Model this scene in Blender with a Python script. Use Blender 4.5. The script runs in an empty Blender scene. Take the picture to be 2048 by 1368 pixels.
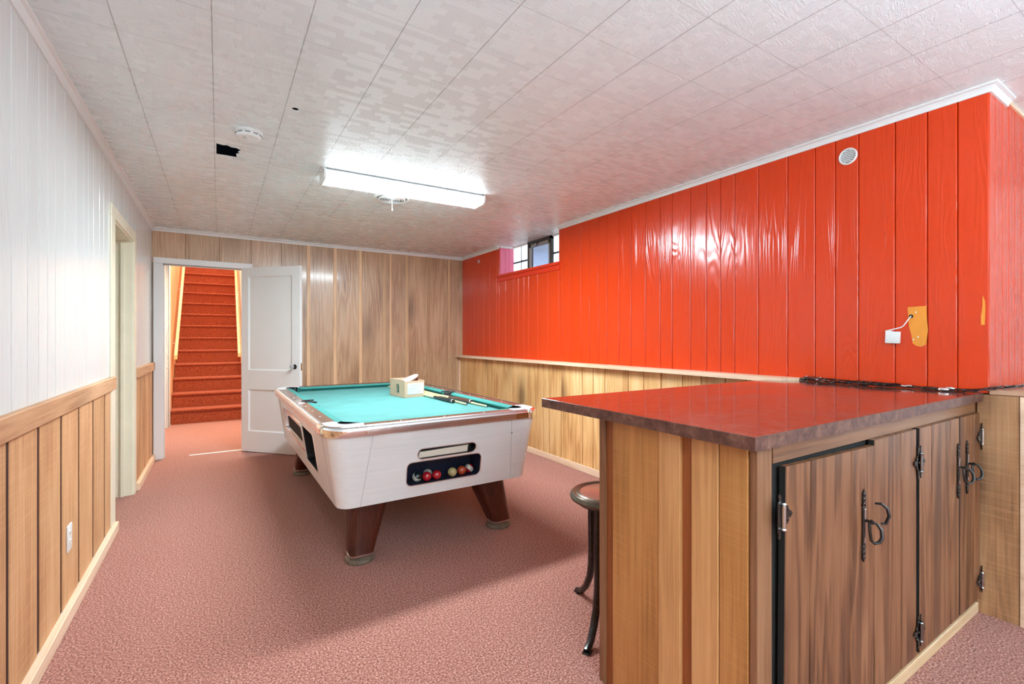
import bpy, bmesh, math, random
from mathutils import Vector, Matrix, Euler
random.seed(7)
R = math.radians
PI = math.pi
sc = bpy.context.scene
COL = sc.collection

# ------------------------------------------------------------------ camera, world, lights, exposure
cd = bpy.data.cameras.new('camera'); cam = bpy.data.objects.new('camera', cd); COL.objects.link(cam)
cam.location = (0, 0, 1.267); cam.rotation_euler = (R(90), 0, R(-32.03))
cd.sensor_width = 36; cd.lens = 36 * 937.8 / 2048; cd.shift_y = -6.8 / 2048; cd.clip_start = 0.02
sc.camera = cam
sc.view_settings.view_transform = 'Standard'; sc.view_settings.look = 'None'
sc.view_settings.exposure = 1.05; sc.view_settings.gamma = 1.0; sc.view_settings.use_curve_mapping = False

world = bpy.data.worlds.new('sky'); sc.world = world; world.use_nodes = True
wn = world.node_tree; wn.nodes.clear()
def _w(t): return wn.nodes.new(t)
wo = _w('ShaderNodeOutputWorld'); wb = _w('ShaderNodeBackground'); wc = _w('ShaderNodeTexCoord')
wz = _w('ShaderNodeTexNoise'); wr = _w('ShaderNodeValToRGB')
wz.inputs['Scale'].default_value = 4; wz.inputs['Detail'].default_value = 6
wr.color_ramp.elements[0].position = .50; wr.color_ramp.elements[0].color = (.13, .27, .52, 1)
wr.color_ramp.elements[1].position = .58; wr.color_ramp.elements[1].color = (.8, .85, .95, 1)
wn.links.new(wc.outputs['Generated'], wz.inputs['Vector']); wn.links.new(wz.outputs['Fac'], wr.inputs['Fac'])
wn.links.new(wr.outputs['Color'], wb.inputs['Color']); wn.links.new(wb.outputs['Background'], wo.inputs['Surface'])
wb.inputs['Strength'].default_value = 1.3

def area(name, loc, size, size_y, power, color, rot=(0, 0, 0)):
    l = bpy.data.lights.new(name, 'AREA'); l.shape = 'RECTANGLE'; l.size = size; l.size_y = size_y
    l.energy = power; l.color = color
    o = bpy.data.objects.new(name, l); o.location = loc; o.rotation_euler = rot; COL.objects.link(o)
    return o
FIX_EMIT = 80.0        # fluorescent diffusers (built below)
FIX_COL = (.84, 1.0, 1.08)
area('hall_daylight_fill', (.1, 7.3, 2.36), .5, .5, 36, (1, .84, .62))  # unseen light added in the hall in place of daylight
area('stair_daylight_fill', (-.13, 10.3, 4.6), .8, 1.6, 42, (1, .88, .74))  # unseen overhead light added to stand in for stairwell daylight
area('stair_daylight_fill_low', (-.13, 8.8, 3.3), .6, .6, 12, (1, .86, .70))  # second added light for the lower stairs, no lamp there
area('added_uplight', (1.2, -1.5, 1.24), .6, .6, 86, (.76, 1, 1.14), (R(180), 0, 0))          # unseen fill added behind the camera, aimed at the ceiling
area('rear_fill_light', (.9, -3.15, 1.35), 2.2, 1.5, 12, (.84, 1, 1.12), (R(90), 0, 0))  # fill light added at the rear wall, no window seen
area('side_fill_light', (5.15, -1.2, 1.5), 2.0, 1.3, 14, (.84, 1, 1.12), (0, R(90), 0))  # fill light added at the far right wall, no window seen

# ------------------------------------------------------------------ node helpers
def mat(name):
    m = bpy.data.materials.new(name); m.use_nodes = True
    nt = m.node_tree; nt.nodes.clear()
    out = nt.nodes.new('ShaderNodeOutputMaterial'); p = nt.nodes.new('ShaderNodeBsdfPrincipled')
    nt.links.new(p.outputs[0], out.inputs[0])
    return m, nt, p
def N(nt, t, **kw):
    n = nt.nodes.new(t)
    for k, v in kw.items():
        if k in n.inputs: n.inputs[k].default_value = v
        else: setattr(n, k, v)
    return n
def lk(nt, a, b): nt.links.new(a, b)
def math_(nt, op, a, b=None, c=None):
    n = nt.nodes.new('ShaderNodeMath'); n.operation = op
    for i, v in enumerate((a, b, c)):
        if v is None: continue
        if isinstance(v, (int, float)): n.inputs[i].default_value = v
        else: nt.links.new(v, n.inputs[i])
    return n.outputs[0]
def ramp(nt, fac, stops, interp='LINEAR'):
    n = nt.nodes.new('ShaderNodeValToRGB'); cr = n.color_ramp; cr.interpolation = interp
    while len(cr.elements) < len(stops): cr.elements.new(.5)
    for e, (p, c) in zip(cr.elements, stops):
        e.position = p; e.color = (c[0], c[1], c[2], 1) if not isinstance(c, (int, float)) else (c, c, c, 1)
    nt.links.new(fac, n.inputs['Fac']); return n.outputs['Color']
def mix(nt, fac, a, b, mode='MIX'):
    n = nt.nodes.new('ShaderNodeMix'); n.data_type = 'RGBA'; n.blend_type = mode
    for s, v in ((0, fac), (6, a), (7, b)):
        if isinstance(v, (int, float)): n.inputs[s].default_value = v if s == 0 else (v, v, v, 1)
        elif isinstance(v, tuple): n.inputs[s].default_value = (*v[:3], 1)
        else: nt.links.new(v, n.inputs[s])
    return n.outputs[2]
def srgb(r, g, b):
    f = lambda c: (c / 255 / 12.92) if c / 255 <= .04045 else ((c / 255 + .055) / 1.055) ** 2.4
    return (f(r), f(g), f(b))
def bump(nt, p, h, strength=.3, dist=.01):
    b = nt.nodes.new('ShaderNodeBump'); b.inputs['Strength'].default_value = strength; b.inputs['Distance'].default_value = dist
    nt.links.new(h, b.inputs['Height']); nt.links.new(b.outputs[0], p.inputs['Normal']); return b

def plain(name, col, rough=.5, metal=0, spec=.5, noise=0.0, nscale=40, coat=0):
    m, nt, p = mat(name)
    p.inputs['Roughness'].default_value = rough; p.inputs['Metallic'].default_value = metal
    p.inputs['Specular IOR Level'].default_value = spec; p.inputs['Coat Weight'].default_value = coat
    if noise:
        tc = N(nt, 'ShaderNodeTexCoord'); n = N(nt, 'ShaderNodeTexNoise', Scale=nscale, Detail=4)
        lk(nt, tc.outputs['Object'], n.inputs['Vector'])
        c = ramp(nt, n.outputs['Fac'], [(.3, tuple(x * (1 - noise) for x in col)), (.7, tuple(min(1, x * (1 + noise)) for x in col))])
        lk(nt, c, p.inputs['Base Color'])
    else: p.inputs['Base Color'].default_value = (*col, 1)
    return m

def grain_vec(nt, axis, across, along, rnd_amp=7.0):
    """object coordinates shifted per board (face attribute rnd) and stretched along the grain axis"""
    tc = N(nt, 'ShaderNodeTexCoord'); at = N(nt, 'ShaderNodeAttribute', attribute_name='rnd')
    cx = N(nt, 'ShaderNodeCombineXYZ')
    off = math_(nt, 'MULTIPLY', at.outputs['Fac'], rnd_amp)
    for i in range(3): lk(nt, off, cx.inputs[i])
    va = N(nt, 'ShaderNodeVectorMath', operation='ADD'); lk(nt, tc.outputs['Object'], va.inputs[0]); lk(nt, cx.outputs[0], va.inputs[1])
    mp = N(nt, 'ShaderNodeMapping'); s = [across] * 3; s['XYZ'.index(axis)] = along
    mp.inputs['Scale'].default_value = s; lk(nt, va.outputs[0], mp.inputs['Vector'])
    return mp.outputs[0], at.outputs['Fac'], va.outputs[0]

def wood(name, dark, mid, light, axis='Z', rough=.45, rings=10, ring_amt=.5, knots=0.0, var=.25, bumpy=.25, coat=0, saw=0.0, gloss_bump=0, spec=.5):
    m, nt, p = mat(name)
    v, rnd, raw = grain_vec(nt, axis, 6.0, .55)
    lo = N(nt, 'ShaderNodeTexNoise', Scale=1.0, Detail=3, Distortion=.6); lk(nt, v, lo.inputs['Vector'])
    r0 = math_(nt, 'SINE', math_(nt, 'MULTIPLY', lo.outputs['Fac'], rings * 6.28))
    ring = math_(nt, 'MULTIPLY_ADD', r0, .5, .5)
    v2, _, _ = grain_vec(nt, axis, 90, 2.2)
    fi = N(nt, 'ShaderNodeTexNoise', Scale=1.0, Detail=5, Roughness=.65); lk(nt, v2, fi.inputs['Vector'])
    v3, _, _ = grain_vec(nt, axis, 3.5, 1.2)
    bl = N(nt, 'ShaderNodeTexNoise', Scale=1.0, Detail=4); lk(nt, v3, bl.inputs['Vector'])
    f = math_(nt, 'ADD', math_(nt, 'MULTIPLY', math_(nt, 'SUBTRACT', ring, .5), ring_amt * .34), math_(nt, 'MULTIPLY', math_(nt, 'SUBTRACT', fi.outputs['Fac'], .5), .75))
    f = math_(nt, 'ADD', math_(nt, 'ADD', f, .5), math_(nt, 'MULTIPLY', math_(nt, 'SUBTRACT', bl.outputs['Fac'], .5), .7))
    c = ramp(nt, f, [(.22, dark), (.50, mid), (.78, light)])
    # board-to-board tone
    t = math_(nt, 'MULTIPLY_ADD', rnd, var, 1 - var * .5)
    hs = N(nt, 'ShaderNodeHueSaturation'); lk(nt, c, hs.inputs['Color']); lk(nt, t, hs.inputs['Value']); c = hs.outputs[0]
    if knots:
        v4, _, _ = grain_vec(nt, axis, 5.0, 2.2)
        vo = N(nt, 'ShaderNodeTexVoronoi', Scale=knots); lk(nt, v4, vo.inputs['Vector'])
        k = ramp(nt, vo.outputs['Distance'], [(.07, 1.0), (.20, .35), (.34, 0.0)])
        c = mix(nt, math_(nt, 'MULTIPLY', k, .75), c, tuple(x * .22 for x in dark))
    if saw:
        v5, _, _ = grain_vec(nt, axis, 5.0, 150)
        sw = N(nt, 'ShaderNodeTexNoise', Scale=1.0, Detail=2); lk(nt, v5, sw.inputs['Vector'])
        c = mix(nt, math_(nt, 'MULTIPLY', ramp(nt, sw.outputs['Fac'], [(.50, 0.0), (.70, 1.0)]), saw * .6), c, tuple(min(1, x * 1.25) for x in light))
    lk(nt, c, p.inputs['Base Color'])
    p.inputs['Roughness'].default_value = rough; p.inputs['Coat Weight'].default_value = coat; p.inputs['Coat Roughness'].default_value = .12
    p.inputs['Specular IOR Level'].default_value = spec
    h = math_(nt, 'ADD', math_(nt, 'MULTIPLY', ring, .6), fi.outputs['Fac'])
    if bumpy: bump(nt, p, h, bumpy, .004)
    return m

def paint_panel(name, col, rough, bstr=.35, grain=1.0, spec=.5, patch=None):
    """gloss paint over grained plywood"""
    m, nt, p = mat(name)
    v, rnd, raw = grain_vec(nt, 'Z', 5.5, .7)
    lo = N(nt, 'ShaderNodeTexNoise', Scale=1.0, Detail=2, Distortion=.8); lk(nt, v, lo.inputs['Vector'])
    ring = math_(nt, 'MULTIPLY_ADD', math_(nt, 'SINE', math_(nt, 'MULTIPLY', lo.outputs['Fac'], 95)), .5, .5)
    v2, _, _ = grain_vec(nt, 'Z', 70, 6)
    fi = N(nt, 'ShaderNodeTexNoise', Scale=1.0, Detail=3); lk(nt, v2, fi.inputs['Vector'])
    h = math_(nt, 'ADD', math_(nt, 'MULTIPLY', ring, .8 * grain), fi.outputs['Fac'])
    bump(nt, p, h, bstr, .003)
    t = math_(nt, 'MULTIPLY_ADD', rnd, .05, .975)
    hs = N(nt, 'ShaderNodeHueSaturation', Color=(*col, 1)); lk(nt, t, hs.inputs['Value'])
    lk(nt, hs.outputs[0], p.inputs['Base Color'])
    p.inputs['Roughness'].default_value = rough; p.inputs['Specular IOR Level'].default_value = spec
    return m

M = {}
M['red'] = paint_panel('red gloss paint', (.70, .048, .005), .19, .30, spec=.5)
M['red_trim'] = plain('red trim paint', (.74, .040, .012), .25)
M['white_panel'] = paint_panel('white gloss panel paint', (.71, .725, .715), .22, .22, .5)
M['cream'] = plain('cream gloss paint', srgb(232, 224, 200), .35, noise=.04, nscale=6)
M['white'] = plain('white trim paint', (.80, .79, .78), .35)
M['door_white'] = plain('white door paint', (.78, .77, .755), .38, noise=.01, nscale=5)
M['plastic'] = plain('white plastic', (.80, .80, .78), .35)
M['grey_plastic'] = plain('grey plastic', (.45, .45, .45), .4)
M['dark'] = plain('dark void', (.012, .011, .010), .9)
M['groove'] = plain('dark stained groove', srgb(64, 27, 15), .7, noise=.3, nscale=9)
M['wainscot'] = wood('wainscot boards', srgb(160, 106, 66), srgb(202, 150, 104), srgb(222, 176, 132), rough=.55, rings=5, ring_amt=.25, knots=.0, var=.14, saw=.3)
M['rail_wood'] = wood('rail wood', srgb(160, 108, 72), srgb(200, 150, 110), srgb(222, 178, 138), axis='Y', rough=.5, rings=5, ring_amt=.25, knots=.5, var=.1)
M['yellow_wood'] = wood('pale knotty boards', srgb(176, 118, 66), srgb(226, 176, 116), srgb(242, 204, 150), rough=.5, rings=6, ring_amt=.4, knots=.45, var=.20, coat=.2)
M['pale_y'] = wood('pale pine along wall', srgb(212, 172, 138), srgb(236, 202, 170), srgb(246, 218, 192), axis='Y', rough=.5, rings=5, ring_amt=.3, var=.1)
M['back_wood'] = wood('back wall boards', srgb(146, 106, 76), srgb(194, 156, 122), srgb(214, 178, 144), rough=.28, rings=8, ring_amt=.35, knots=.42, var=.24, bumpy=.5, coat=.5)
M['batten_wood'] = wood('batten strips', srgb(178, 134, 96), srgb(216, 176, 136), srgb(230, 194, 156), rough=.4, rings=4, ring_amt=.25, knots=.2, var=.5)
M['bar_board'] = wood('bar cedar boards', srgb(138, 88, 42), srgb(184, 126, 70), srgb(204, 148, 92), rough=.45, rings=3, ring_amt=.2, knots=.12, var=.12, saw=.25)
M['bar_light'] = wood('bar light battens', srgb(176, 122, 72), srgb(208, 154, 100), srgb(222, 172, 120), rough=.45, rings=5, ring_amt=.3, knots=.0, var=.1)
M['bar_dark'] = wood('bar recessed strips', srgb(112, 56, 24), srgb(146, 80, 38), srgb(160, 92, 48), rough=.45, rings=4, ring_amt=.4, var=.1)
M['door_wood'] = wood('cabinet door boards', srgb(84, 50, 30), srgb(128, 82, 52), srgb(152, 104, 72), rough=.42, rings=7, ring_amt=.9, var=.16, coat=.15)
M['frame_wood'] = wood('cabinet face frame', srgb(104, 66, 42), srgb(138, 94, 64), srgb(156, 112, 80), axis='X', rough=.45, rings=6, ring_amt=.35, var=.12)
M['frame_wood_z'] = wood('cabinet stile wood', srgb(104, 66, 42), srgb(138, 94, 64), srgb(156, 112, 80), axis='Z', rough=.45, rings=6, ring_amt=.35, var=.12)
M['rough_wood'] = wood('rough sawn post wood', srgb(128, 86, 54), srgb(176, 128, 88), srgb(200, 154, 112), rough=.6, rings=8, ring_amt=.4, knots=.5, var=.1, saw=.4)
M['cap_wood'] = wood('cap board wood', srgb(150, 108, 84), srgb(190, 150, 122), srgb(206, 168, 140), axis='Y', rough=.3, rings=5, ring_amt=.3, var=.1)
M['walnut'] = wood('walnut leg laminate', srgb(44, 16, 10), srgb(74, 30, 18), srgb(98, 44, 26), rough=.25, rings=4, ring_amt=.3, var=.1, bumpy=.05)
M['rail_lam'] = wood('pool rail laminate', srgb(78, 52, 42), srgb(108, 76, 64), srgb(126, 92, 78), axis='Y', rough=.14, rings=4, ring_amt=.3, var=.1, bumpy=.0)
M['rail_lam_x'] = wood('pool rail laminate across', srgb(78, 52, 42), srgb(108, 76, 64), srgb(126, 92, 78), axis='X', rough=.14, rings=4, ring_amt=.3, var=.1, bumpy=.0)
M['body'] = wood('pool body laminate', (.72, .72, .71), (.79, .79, .78), (.85, .85, .84), axis='X', rough=.22, rings=3, ring_amt=.2, var=.02, bumpy=.0)
M['chrome'] = plain('chrome', (.86, .86, .86), .08, 1)
M['alu'] = plain('brushed aluminium', (.86, .86, .87), .28, 1)
M['iron'] = plain('black iron', (.022, .020, .019), .28, .6, noise=.4, nscale=60, coat=.4)
M['black'] = plain('black plastic', (.015, .015, .016), .35)
M['rubber'] = plain('black rubber', (.02, .02, .02), .6)
M['foot'] = plain('levelling foot', srgb(120, 108, 92), .5, .3, noise=.2)
M['navy'] = plain('dark blue liner', (.006, .010, .030), .55)
M['felt'] = plain('turquoise bed cloth', (.064, .215, .198), .9, noise=.10, nscale=7)
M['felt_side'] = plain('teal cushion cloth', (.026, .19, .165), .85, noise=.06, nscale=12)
M['orange_paint'] = plain('orange under-paint', srgb(236, 150, 52), .4, noise=.04, nscale=20)
M['card'] = plain('cardboard', srgb(196, 166, 138), .8, noise=.05, nscale=15)
M['label'] = plain('white paper label', (.62, .62, .60), .6)
M['ink'] = plain('grey print', (.42, .42, .42), .7)
M['ink_dark'] = plain('dark green print', (.03, .09, .07), .7)
M['cue_maple'] = plain('cue maple', srgb(226, 196, 140), .3, noise=.06, nscale=20, coat=.4)
M['cue_yellow'] = plain('cue yellow', srgb(228, 190, 86), .3, coat=.4)
M['cue_pink'] = plain('cue pinkish wood', srgb(206, 150, 112), .3, coat=.4)
M['cue_brown'] = plain('cue rosewood', srgb(84, 52, 42), .25, coat=.5)
M['ivory'] = plain('ivory', srgb(226, 220, 204), .25)
M['ball_red'] = plain('ball red', (.42, .008, .018), .08, coat=1)
M['ball_cream'] = plain('ball cream', (.48, .40, .18), .1, coat=1)
M['ball_orange'] = plain('ball orange', (.42, .06, .02), .08, coat=1)
M['ball_black'] = plain('ball black', (.012, .03, .03), .08, coat=1)
M['ball_white'] = plain('ball white', (.5, .5, .44), .1, coat=1)
M['brush_red'] = plain('dark red bristle block', (.12, .02, .015), .6)
M['stool_rim'] = plain('stool rim', srgb(96, 84, 68), .3, .5, noise=.15)
M['stool_seat'] = plain('stool seat', srgb(168, 100, 80), .3, noise=.12, nscale=14)
M['glassblock_seam'] = plain('dark mortar', (.05, .05, .05), .8)
M['steel_frame'] = plain('grey steel sash', (.42, .41, .39), .4, .2)
M['frame_dark'] = plain('dark steel frame', (.05, .05, .05), .5)
M['plaster'] = plain('white plaster', (.80, .79, .76), .8)
M['stair_wall'] = wood('stair wall paneling', srgb(196, 130, 84), srgb(226, 166, 118), srgb(240, 188, 144), rough=.5, rings=5, ring_amt=.3, knots=.0, var=.2)
M['handrail'] = wood('handrail pine', srgb(206, 146, 88), srgb(228, 172, 114), srgb(238, 188, 134), axis='Y', rough=.35, rings=4, ring_amt=.3, var=.1)

# laminate counter: mottled brown-red stone look
m, nt, p = mat('counter laminate'); tc = N(nt, 'ShaderNodeTexCoord')
n1 = N(nt, 'ShaderNodeTexNoise', Scale=26, Detail=6, Roughness=.7, Distortion=.4); lk(nt, tc.outputs['Object'], n1.inputs['Vector'])
c = ramp(nt, n1.outputs['Fac'], [(.34, srgb(66, 38, 32)), (.5, srgb(98, 62, 52)), (.68, srgb(126, 88, 72))])
n2 = N(nt, 'ShaderNodeTexNoise', Scale=3, Detail=3, Distortion=1); lk(nt, tc.outputs['Object'], n2.inputs['Vector'])
lk(nt, c, p.inputs['Base Color']); lk(nt, ramp(nt, n2.outputs['Fac'], [(.35, .10), (.7, .26)]), p.inputs['Roughness'])
p.inputs['Specular IOR Level'].default_value = .9; p.inputs['Coat Weight'].default_value = .6; p.inputs['Coat Roughness'].default_value = .08
M['counter'] = m
M['counter_edge'] = m.copy(); _p = M['counter_edge'].node_tree.nodes['Principled BSDF']; _p.inputs['Coat Weight'].default_value = 0; _p.inputs['Specular IOR Level'].default_value = .4
for _l in list(_p.inputs['Roughness'].links): M['counter_edge'].node_tree.links.remove(_l)
_p.inputs['Roughness'].default_value = .5

# carpet: short loop pile, speckled
def carpet(name, a, b, c3):
    m, nt, p = mat(name); tc = N(nt, 'ShaderNodeTexCoord')
    n1 = N(nt, 'ShaderNodeTexNoise', Scale=135, Detail=4, Roughness=.6); lk(nt, tc.outputs['Object'], n1.inputs['Vector'])
    vo = N(nt, 'ShaderNodeTexVoronoi', Scale=190); lk(nt, tc.outputs['Object'], vo.inputs['Vector'])
    n3 = N(nt, 'ShaderNodeTexNoise', Scale=2.0, Detail=4); lk(nt, tc.outputs['Object'], n3.inputs['Vector'])
    c = ramp(nt, n1.outputs['Fac'], [(.36, a), (.5, b), (.64, c3)])
    c = mix(nt, math_(nt, 'MULTIPLY', n3.outputs['Fac'], .22), c, tuple(x * .78 for x in b))
    lk(nt, c, p.inputs['Base Color']); p.inputs['Roughness'].default_value = .95; p.inputs['Specular IOR Level'].default_value = .1
    p.inputs['Sheen Weight'].default_value = .15; p.inputs['Sheen Roughness'].default_value = .5
    bump(nt, p, math_(nt, 'ADD', vo.outputs['Distance'], n1.outputs['Fac']), .8, .004)
    return m
M['carpet'] = carpet('carpet loop', srgb(110, 60, 50), srgb(170, 108, 94), srgb(224, 172, 154))
M['stair_carpet'] = carpet('stair carpet', srgb(108, 40, 22), srgb(166, 76, 48), srgb(202, 112, 78))

# ceiling tiles: 12 inch grid, embossed bark-like patches turned different ways
m, nt, p = mat('ceiling tile'); tc = N(nt, 'ShaderNodeTexCoord'); sx = N(nt, 'ShaderNodeSeparateXYZ'); lk(nt, tc.outputs['Object'], sx.inputs[0])
def gridline(out, off, w):
    f = math_(nt, 'FRACT', math_(nt, 'DIVIDE', math_(nt, 'SUBTRACT', out, off - 30.48), .3048))
    d = math_(nt, 'MINIMUM', f, math_(nt, 'SUBTRACT', 1.0, f))
    return math_(nt, 'LESS_THAN', d, w)
gx = gridline(sx.outputs['X'], -.3263, .007); gy = gridline(sx.outputs['Y'], 1.674, .005)
g = math_(nt, 'MAXIMUM', gx, math_(nt, 'MULTIPLY', gy, .55))
br = N(nt, 'ShaderNodeTexBrick', Scale=1.0); br.inputs['Color1'].default_value = (0, 0, 0, 1); br.inputs['Color2'].default_value = (1, 1, 1, 1)
br.inputs['Mortar Size'].default_value = 0.0; br.inputs['Brick Width'].default_value = .076; br.inputs['Row Height'].default_value = .034; br.offset = .37; br.squash = .7; br.squash_frequency = 3
br.inputs['Mortar'].default_value = (0, 0, 0, 1)
lk(nt, tc.outputs['Object'], br.inputs['Vector'])
sel = math_(nt, 'GREATER_THAN', br.outputs['Color'], .5)
def wav(rot):
    mp = N(nt, 'ShaderNodeMapping'); mp.inputs['Rotation'].default_value = (0, 0, rot); lk(nt, tc.outputs['Object'], mp.inputs['Vector'])
    mp2 = N(nt, 'ShaderNodeMapping'); mp2.inputs['Scale'].default_value = (130, 34, 1); lk(nt, mp.outputs[0], mp2.inputs['Vector'])
    w = N(nt, 'ShaderNodeTexNoise', Scale=1.0, Detail=1.5, Distortion=1.2); lk(nt, mp2.outputs[0], w.inputs['Vector']); return w.outputs['Fac']
wa, wb2 = wav(.15), wav(1.35)
hh = mix(nt, sel, wa, wb2)
ncol = N(nt, 'ShaderNodeTexNoise', Scale=1.3, Detail=3); lk(nt, tc.outputs['Object'], ncol.inputs['Vector'])
base = ramp(nt, ncol.outputs['Fac'], [(.3, (.74, .765, .77)), (.7, (.80, .825, .83))])
base = mix(nt, math_(nt, 'MULTIPLY', sel, .02), base, (.8, .79, .77))
base = mix(nt, math_(nt, 'MULTIPLY', g, .55), base, (.16, .14, .13))
lk(nt, base, p.inputs['Base Color'])
lk(nt, math_(nt, 'MULTIPLY_ADD', sel, .10, .26), p.inputs['Roughness']); p.inputs['Specular IOR Level'].default_value = .38
bump(nt, p, math_(nt, 'SUBTRACT', hh, math_(nt, 'MULTIPLY', g, 1.5)), .5, .004)
M['ceiling'] = m

# emitters and glass
m, nt, p = mat('fluorescent diffuser'); p.inputs['Base Color'].default_value = (.9, .9, .9, 1)
p.inputs['Emission Color'].default_value = (*FIX_COL, 1); p.inputs['Emission Strength'].default_value = FIX_EMIT; p.inputs['Roughness'].default_value = .3
M['diffuser'] = m
M['diffuser_side'] = m.copy(); M['diffuser_side'].node_tree.nodes['Principled BSDF'].inputs['Emission Strength'].default_value = 9
M['diffuser_dim_side'] = M['diffuser_side']
M['diffuser_dim'] = m.copy(); M['diffuser_dim'].node_tree.nodes['Principled BSDF'].inputs['Emission Strength'].default_value = 24
m, nt, p = mat('clear glass'); p.inputs['Base Color'].default_value = (1, 1, 1, 1); p.inputs['Transmission Weight'].default_value = 1; p.inputs['Roughness'].default_value = .0; p.inputs['IOR'].default_value = 1.45
M['glass'] = m
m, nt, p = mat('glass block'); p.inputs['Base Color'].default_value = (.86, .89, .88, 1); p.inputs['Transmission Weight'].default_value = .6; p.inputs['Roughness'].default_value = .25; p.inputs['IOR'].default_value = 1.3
p.inputs['Emission Color'].default_value = (.86, .93, 1, 1); p.inputs['Emission Strength'].default_value = .17  # faint emission stands in for daylight coming through the blocks
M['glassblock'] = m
m, nt, p = mat('crystal knob'); p.inputs['Base Color'].default_value = (.8, .82, .85, 1); p.inputs['Transmission Weight'].default_value = .6; p.inputs['Roughness'].default_value = .05
M['crystal'] = m

# ------------------------------------------------------------------ mesh helpers
class MB:
    def __init__(s):
        s.bm = bmesh.new(); s.l = s.bm.faces.layers.float.new('rnd')
    def _new(s, faces, rnd):
        r = random.random() if rnd is None else rnd
        for f in faces: f[s.l] = r
    def poly_prism(s, pts, vec, rnd=None):
        """extrude a closed polygon (3D points) along vec"""
        vec = Vector(vec); a = [s.bm.verts.new(Vector(q)) for q in pts]; b = [s.bm.verts.new(Vector(q) + vec) for q in pts]
        n = len(pts); fs = [s.bm.faces.new(a), s.bm.faces.new(b[::-1])]
        for i in range(n): fs.append(s.bm.faces.new((a[i], b[i], b[(i + 1) % n], a[(i + 1) % n])))
        s._new(fs, rnd); return s
    def box(s, x0, x1, y0, y1, z0, z1, bev=0.0, rnd=None, mat4=None, seg=1):
        tmp = bmesh.new(); bmesh.ops.create_cube(tmp, size=1)
        bmesh.ops.scale(tmp, vec=(abs(x1 - x0), abs(y1 - y0), abs(z1 - z0)), verts=tmp.verts)
        bmesh.ops.translate(tmp, vec=((x0 + x1) / 2, (y0 + y1) / 2, (z0 + z1) / 2), verts=tmp.verts)
        if bev: bmesh.ops.bevel(tmp, geom=tmp.edges[:], offset=bev, segments=seg, affect='EDGES', profile=.5)
        s.merge(tmp, rnd, mat4); return s
    def merge(s, tmp, rnd=None, mat4=None):
        if mat4 is not None: tmp.transform(mat4)
        vm = {v: s.bm.verts.new(v.co) for v in tmp.verts}; fs = []
        for f in tmp.faces:
            try: fs.append(s.bm.faces.new([vm[v] for v in f.verts]))
            except ValueError: pass
        s._new(fs, rnd); tmp.free()
    def lathe(s, prof, c=(0, 0, 0), seg=32, axis='Z', rnd=None, mat4=None, cap=True):
        """prof: list of (r, h)"""
        tmp = bmesh.new(); rings = []
        for r, h in prof:
            rings.append([tmp.verts.new((max(r, 1e-5) * math.cos(2 * PI * i / seg), max(r, 1e-5) * math.sin(2 * PI * i / seg), h)) for i in range(seg)])
        for a, b in zip(rings, rings[1:]):
            for i in range(seg): tmp.faces.new((a[i], a[(i + 1) % seg], b[(i + 1) % seg], b[i]))
        if cap: tmp.faces.new(rings[0][::-1]); tmp.faces.new(rings[-1])
        if axis == 'X': tmp.transform(Matrix.Rotation(PI / 2, 4, 'Y'))
        if axis == 'Y': tmp.transform(Matrix.Rotation(-PI / 2, 4, 'X'))
        tmp.transform(Matrix.Translation(c)); s.merge(tmp, rnd, mat4); return s
    def tube(s, pts, r, seg=8, rnd=None, closed=False, cap=True):
        pts = [Vector(q) for q in pts]; n = len(pts); rr = r if isinstance(r, (list, tuple)) else [r] * n
        rings = []; up = None
        for i, q in enumerate(pts):
            if closed: t = (pts[(i + 1) % n] - pts[i - 1]).normalized()
            else: t = (pts[min(i + 1, n - 1)] - pts[max(i - 1, 0)]).normalized()
            if up is None:
                up = Vector((0, 0, 1)) if abs(t.z) < .9 else Vector((1, 0, 0))
            a = up - t * up.dot(t); a.normalize(); up = a; b = t.cross(a)
            rings.append([s.bm.verts.new(q + (a * math.cos(2 * PI * k / seg) + b * math.sin(2 * PI * k / seg)) * rr[i]) for k in range(seg)])
        fs = []
        m_ = n if closed else n - 1
        for i in range(m_):
            A, B = rings[i], rings[(i + 1) % n]
            for k in range(seg): fs.append(s.bm.faces.new((A[k], A[(k + 1) % seg], B[(k + 1) % seg], B[k])))
        if not closed and cap: fs += [s.bm.faces.new(rings[0][::-1]), s.bm.faces.new(rings[-1])]
        s._new(fs, rnd); return s
    def board(s, o, u, n, u0, u1, z0, z1, t, ch=.004, rnd=None):
        """vertical board on a wall: o origin on the wall plane, u along the wall, n into the room"""
        o, u, n = Vector(o), Vector(u), Vector(n)
        prof = [(u0, 0), (u1, 0), (u1, t - ch), (u1 - ch, t), (u0 + ch, t), (u0, t - ch)]
        s.poly_prism([o + u * a + n * b + Vector((0, 0, z0)) for a, b in prof], (0, 0, z1 - z0), rnd); return s
    def quad(s, pts, rnd=None):
        s._new([s.bm.faces.new([s.bm.verts.new(Vector(q)) for q in pts])], rnd); return s

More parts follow.
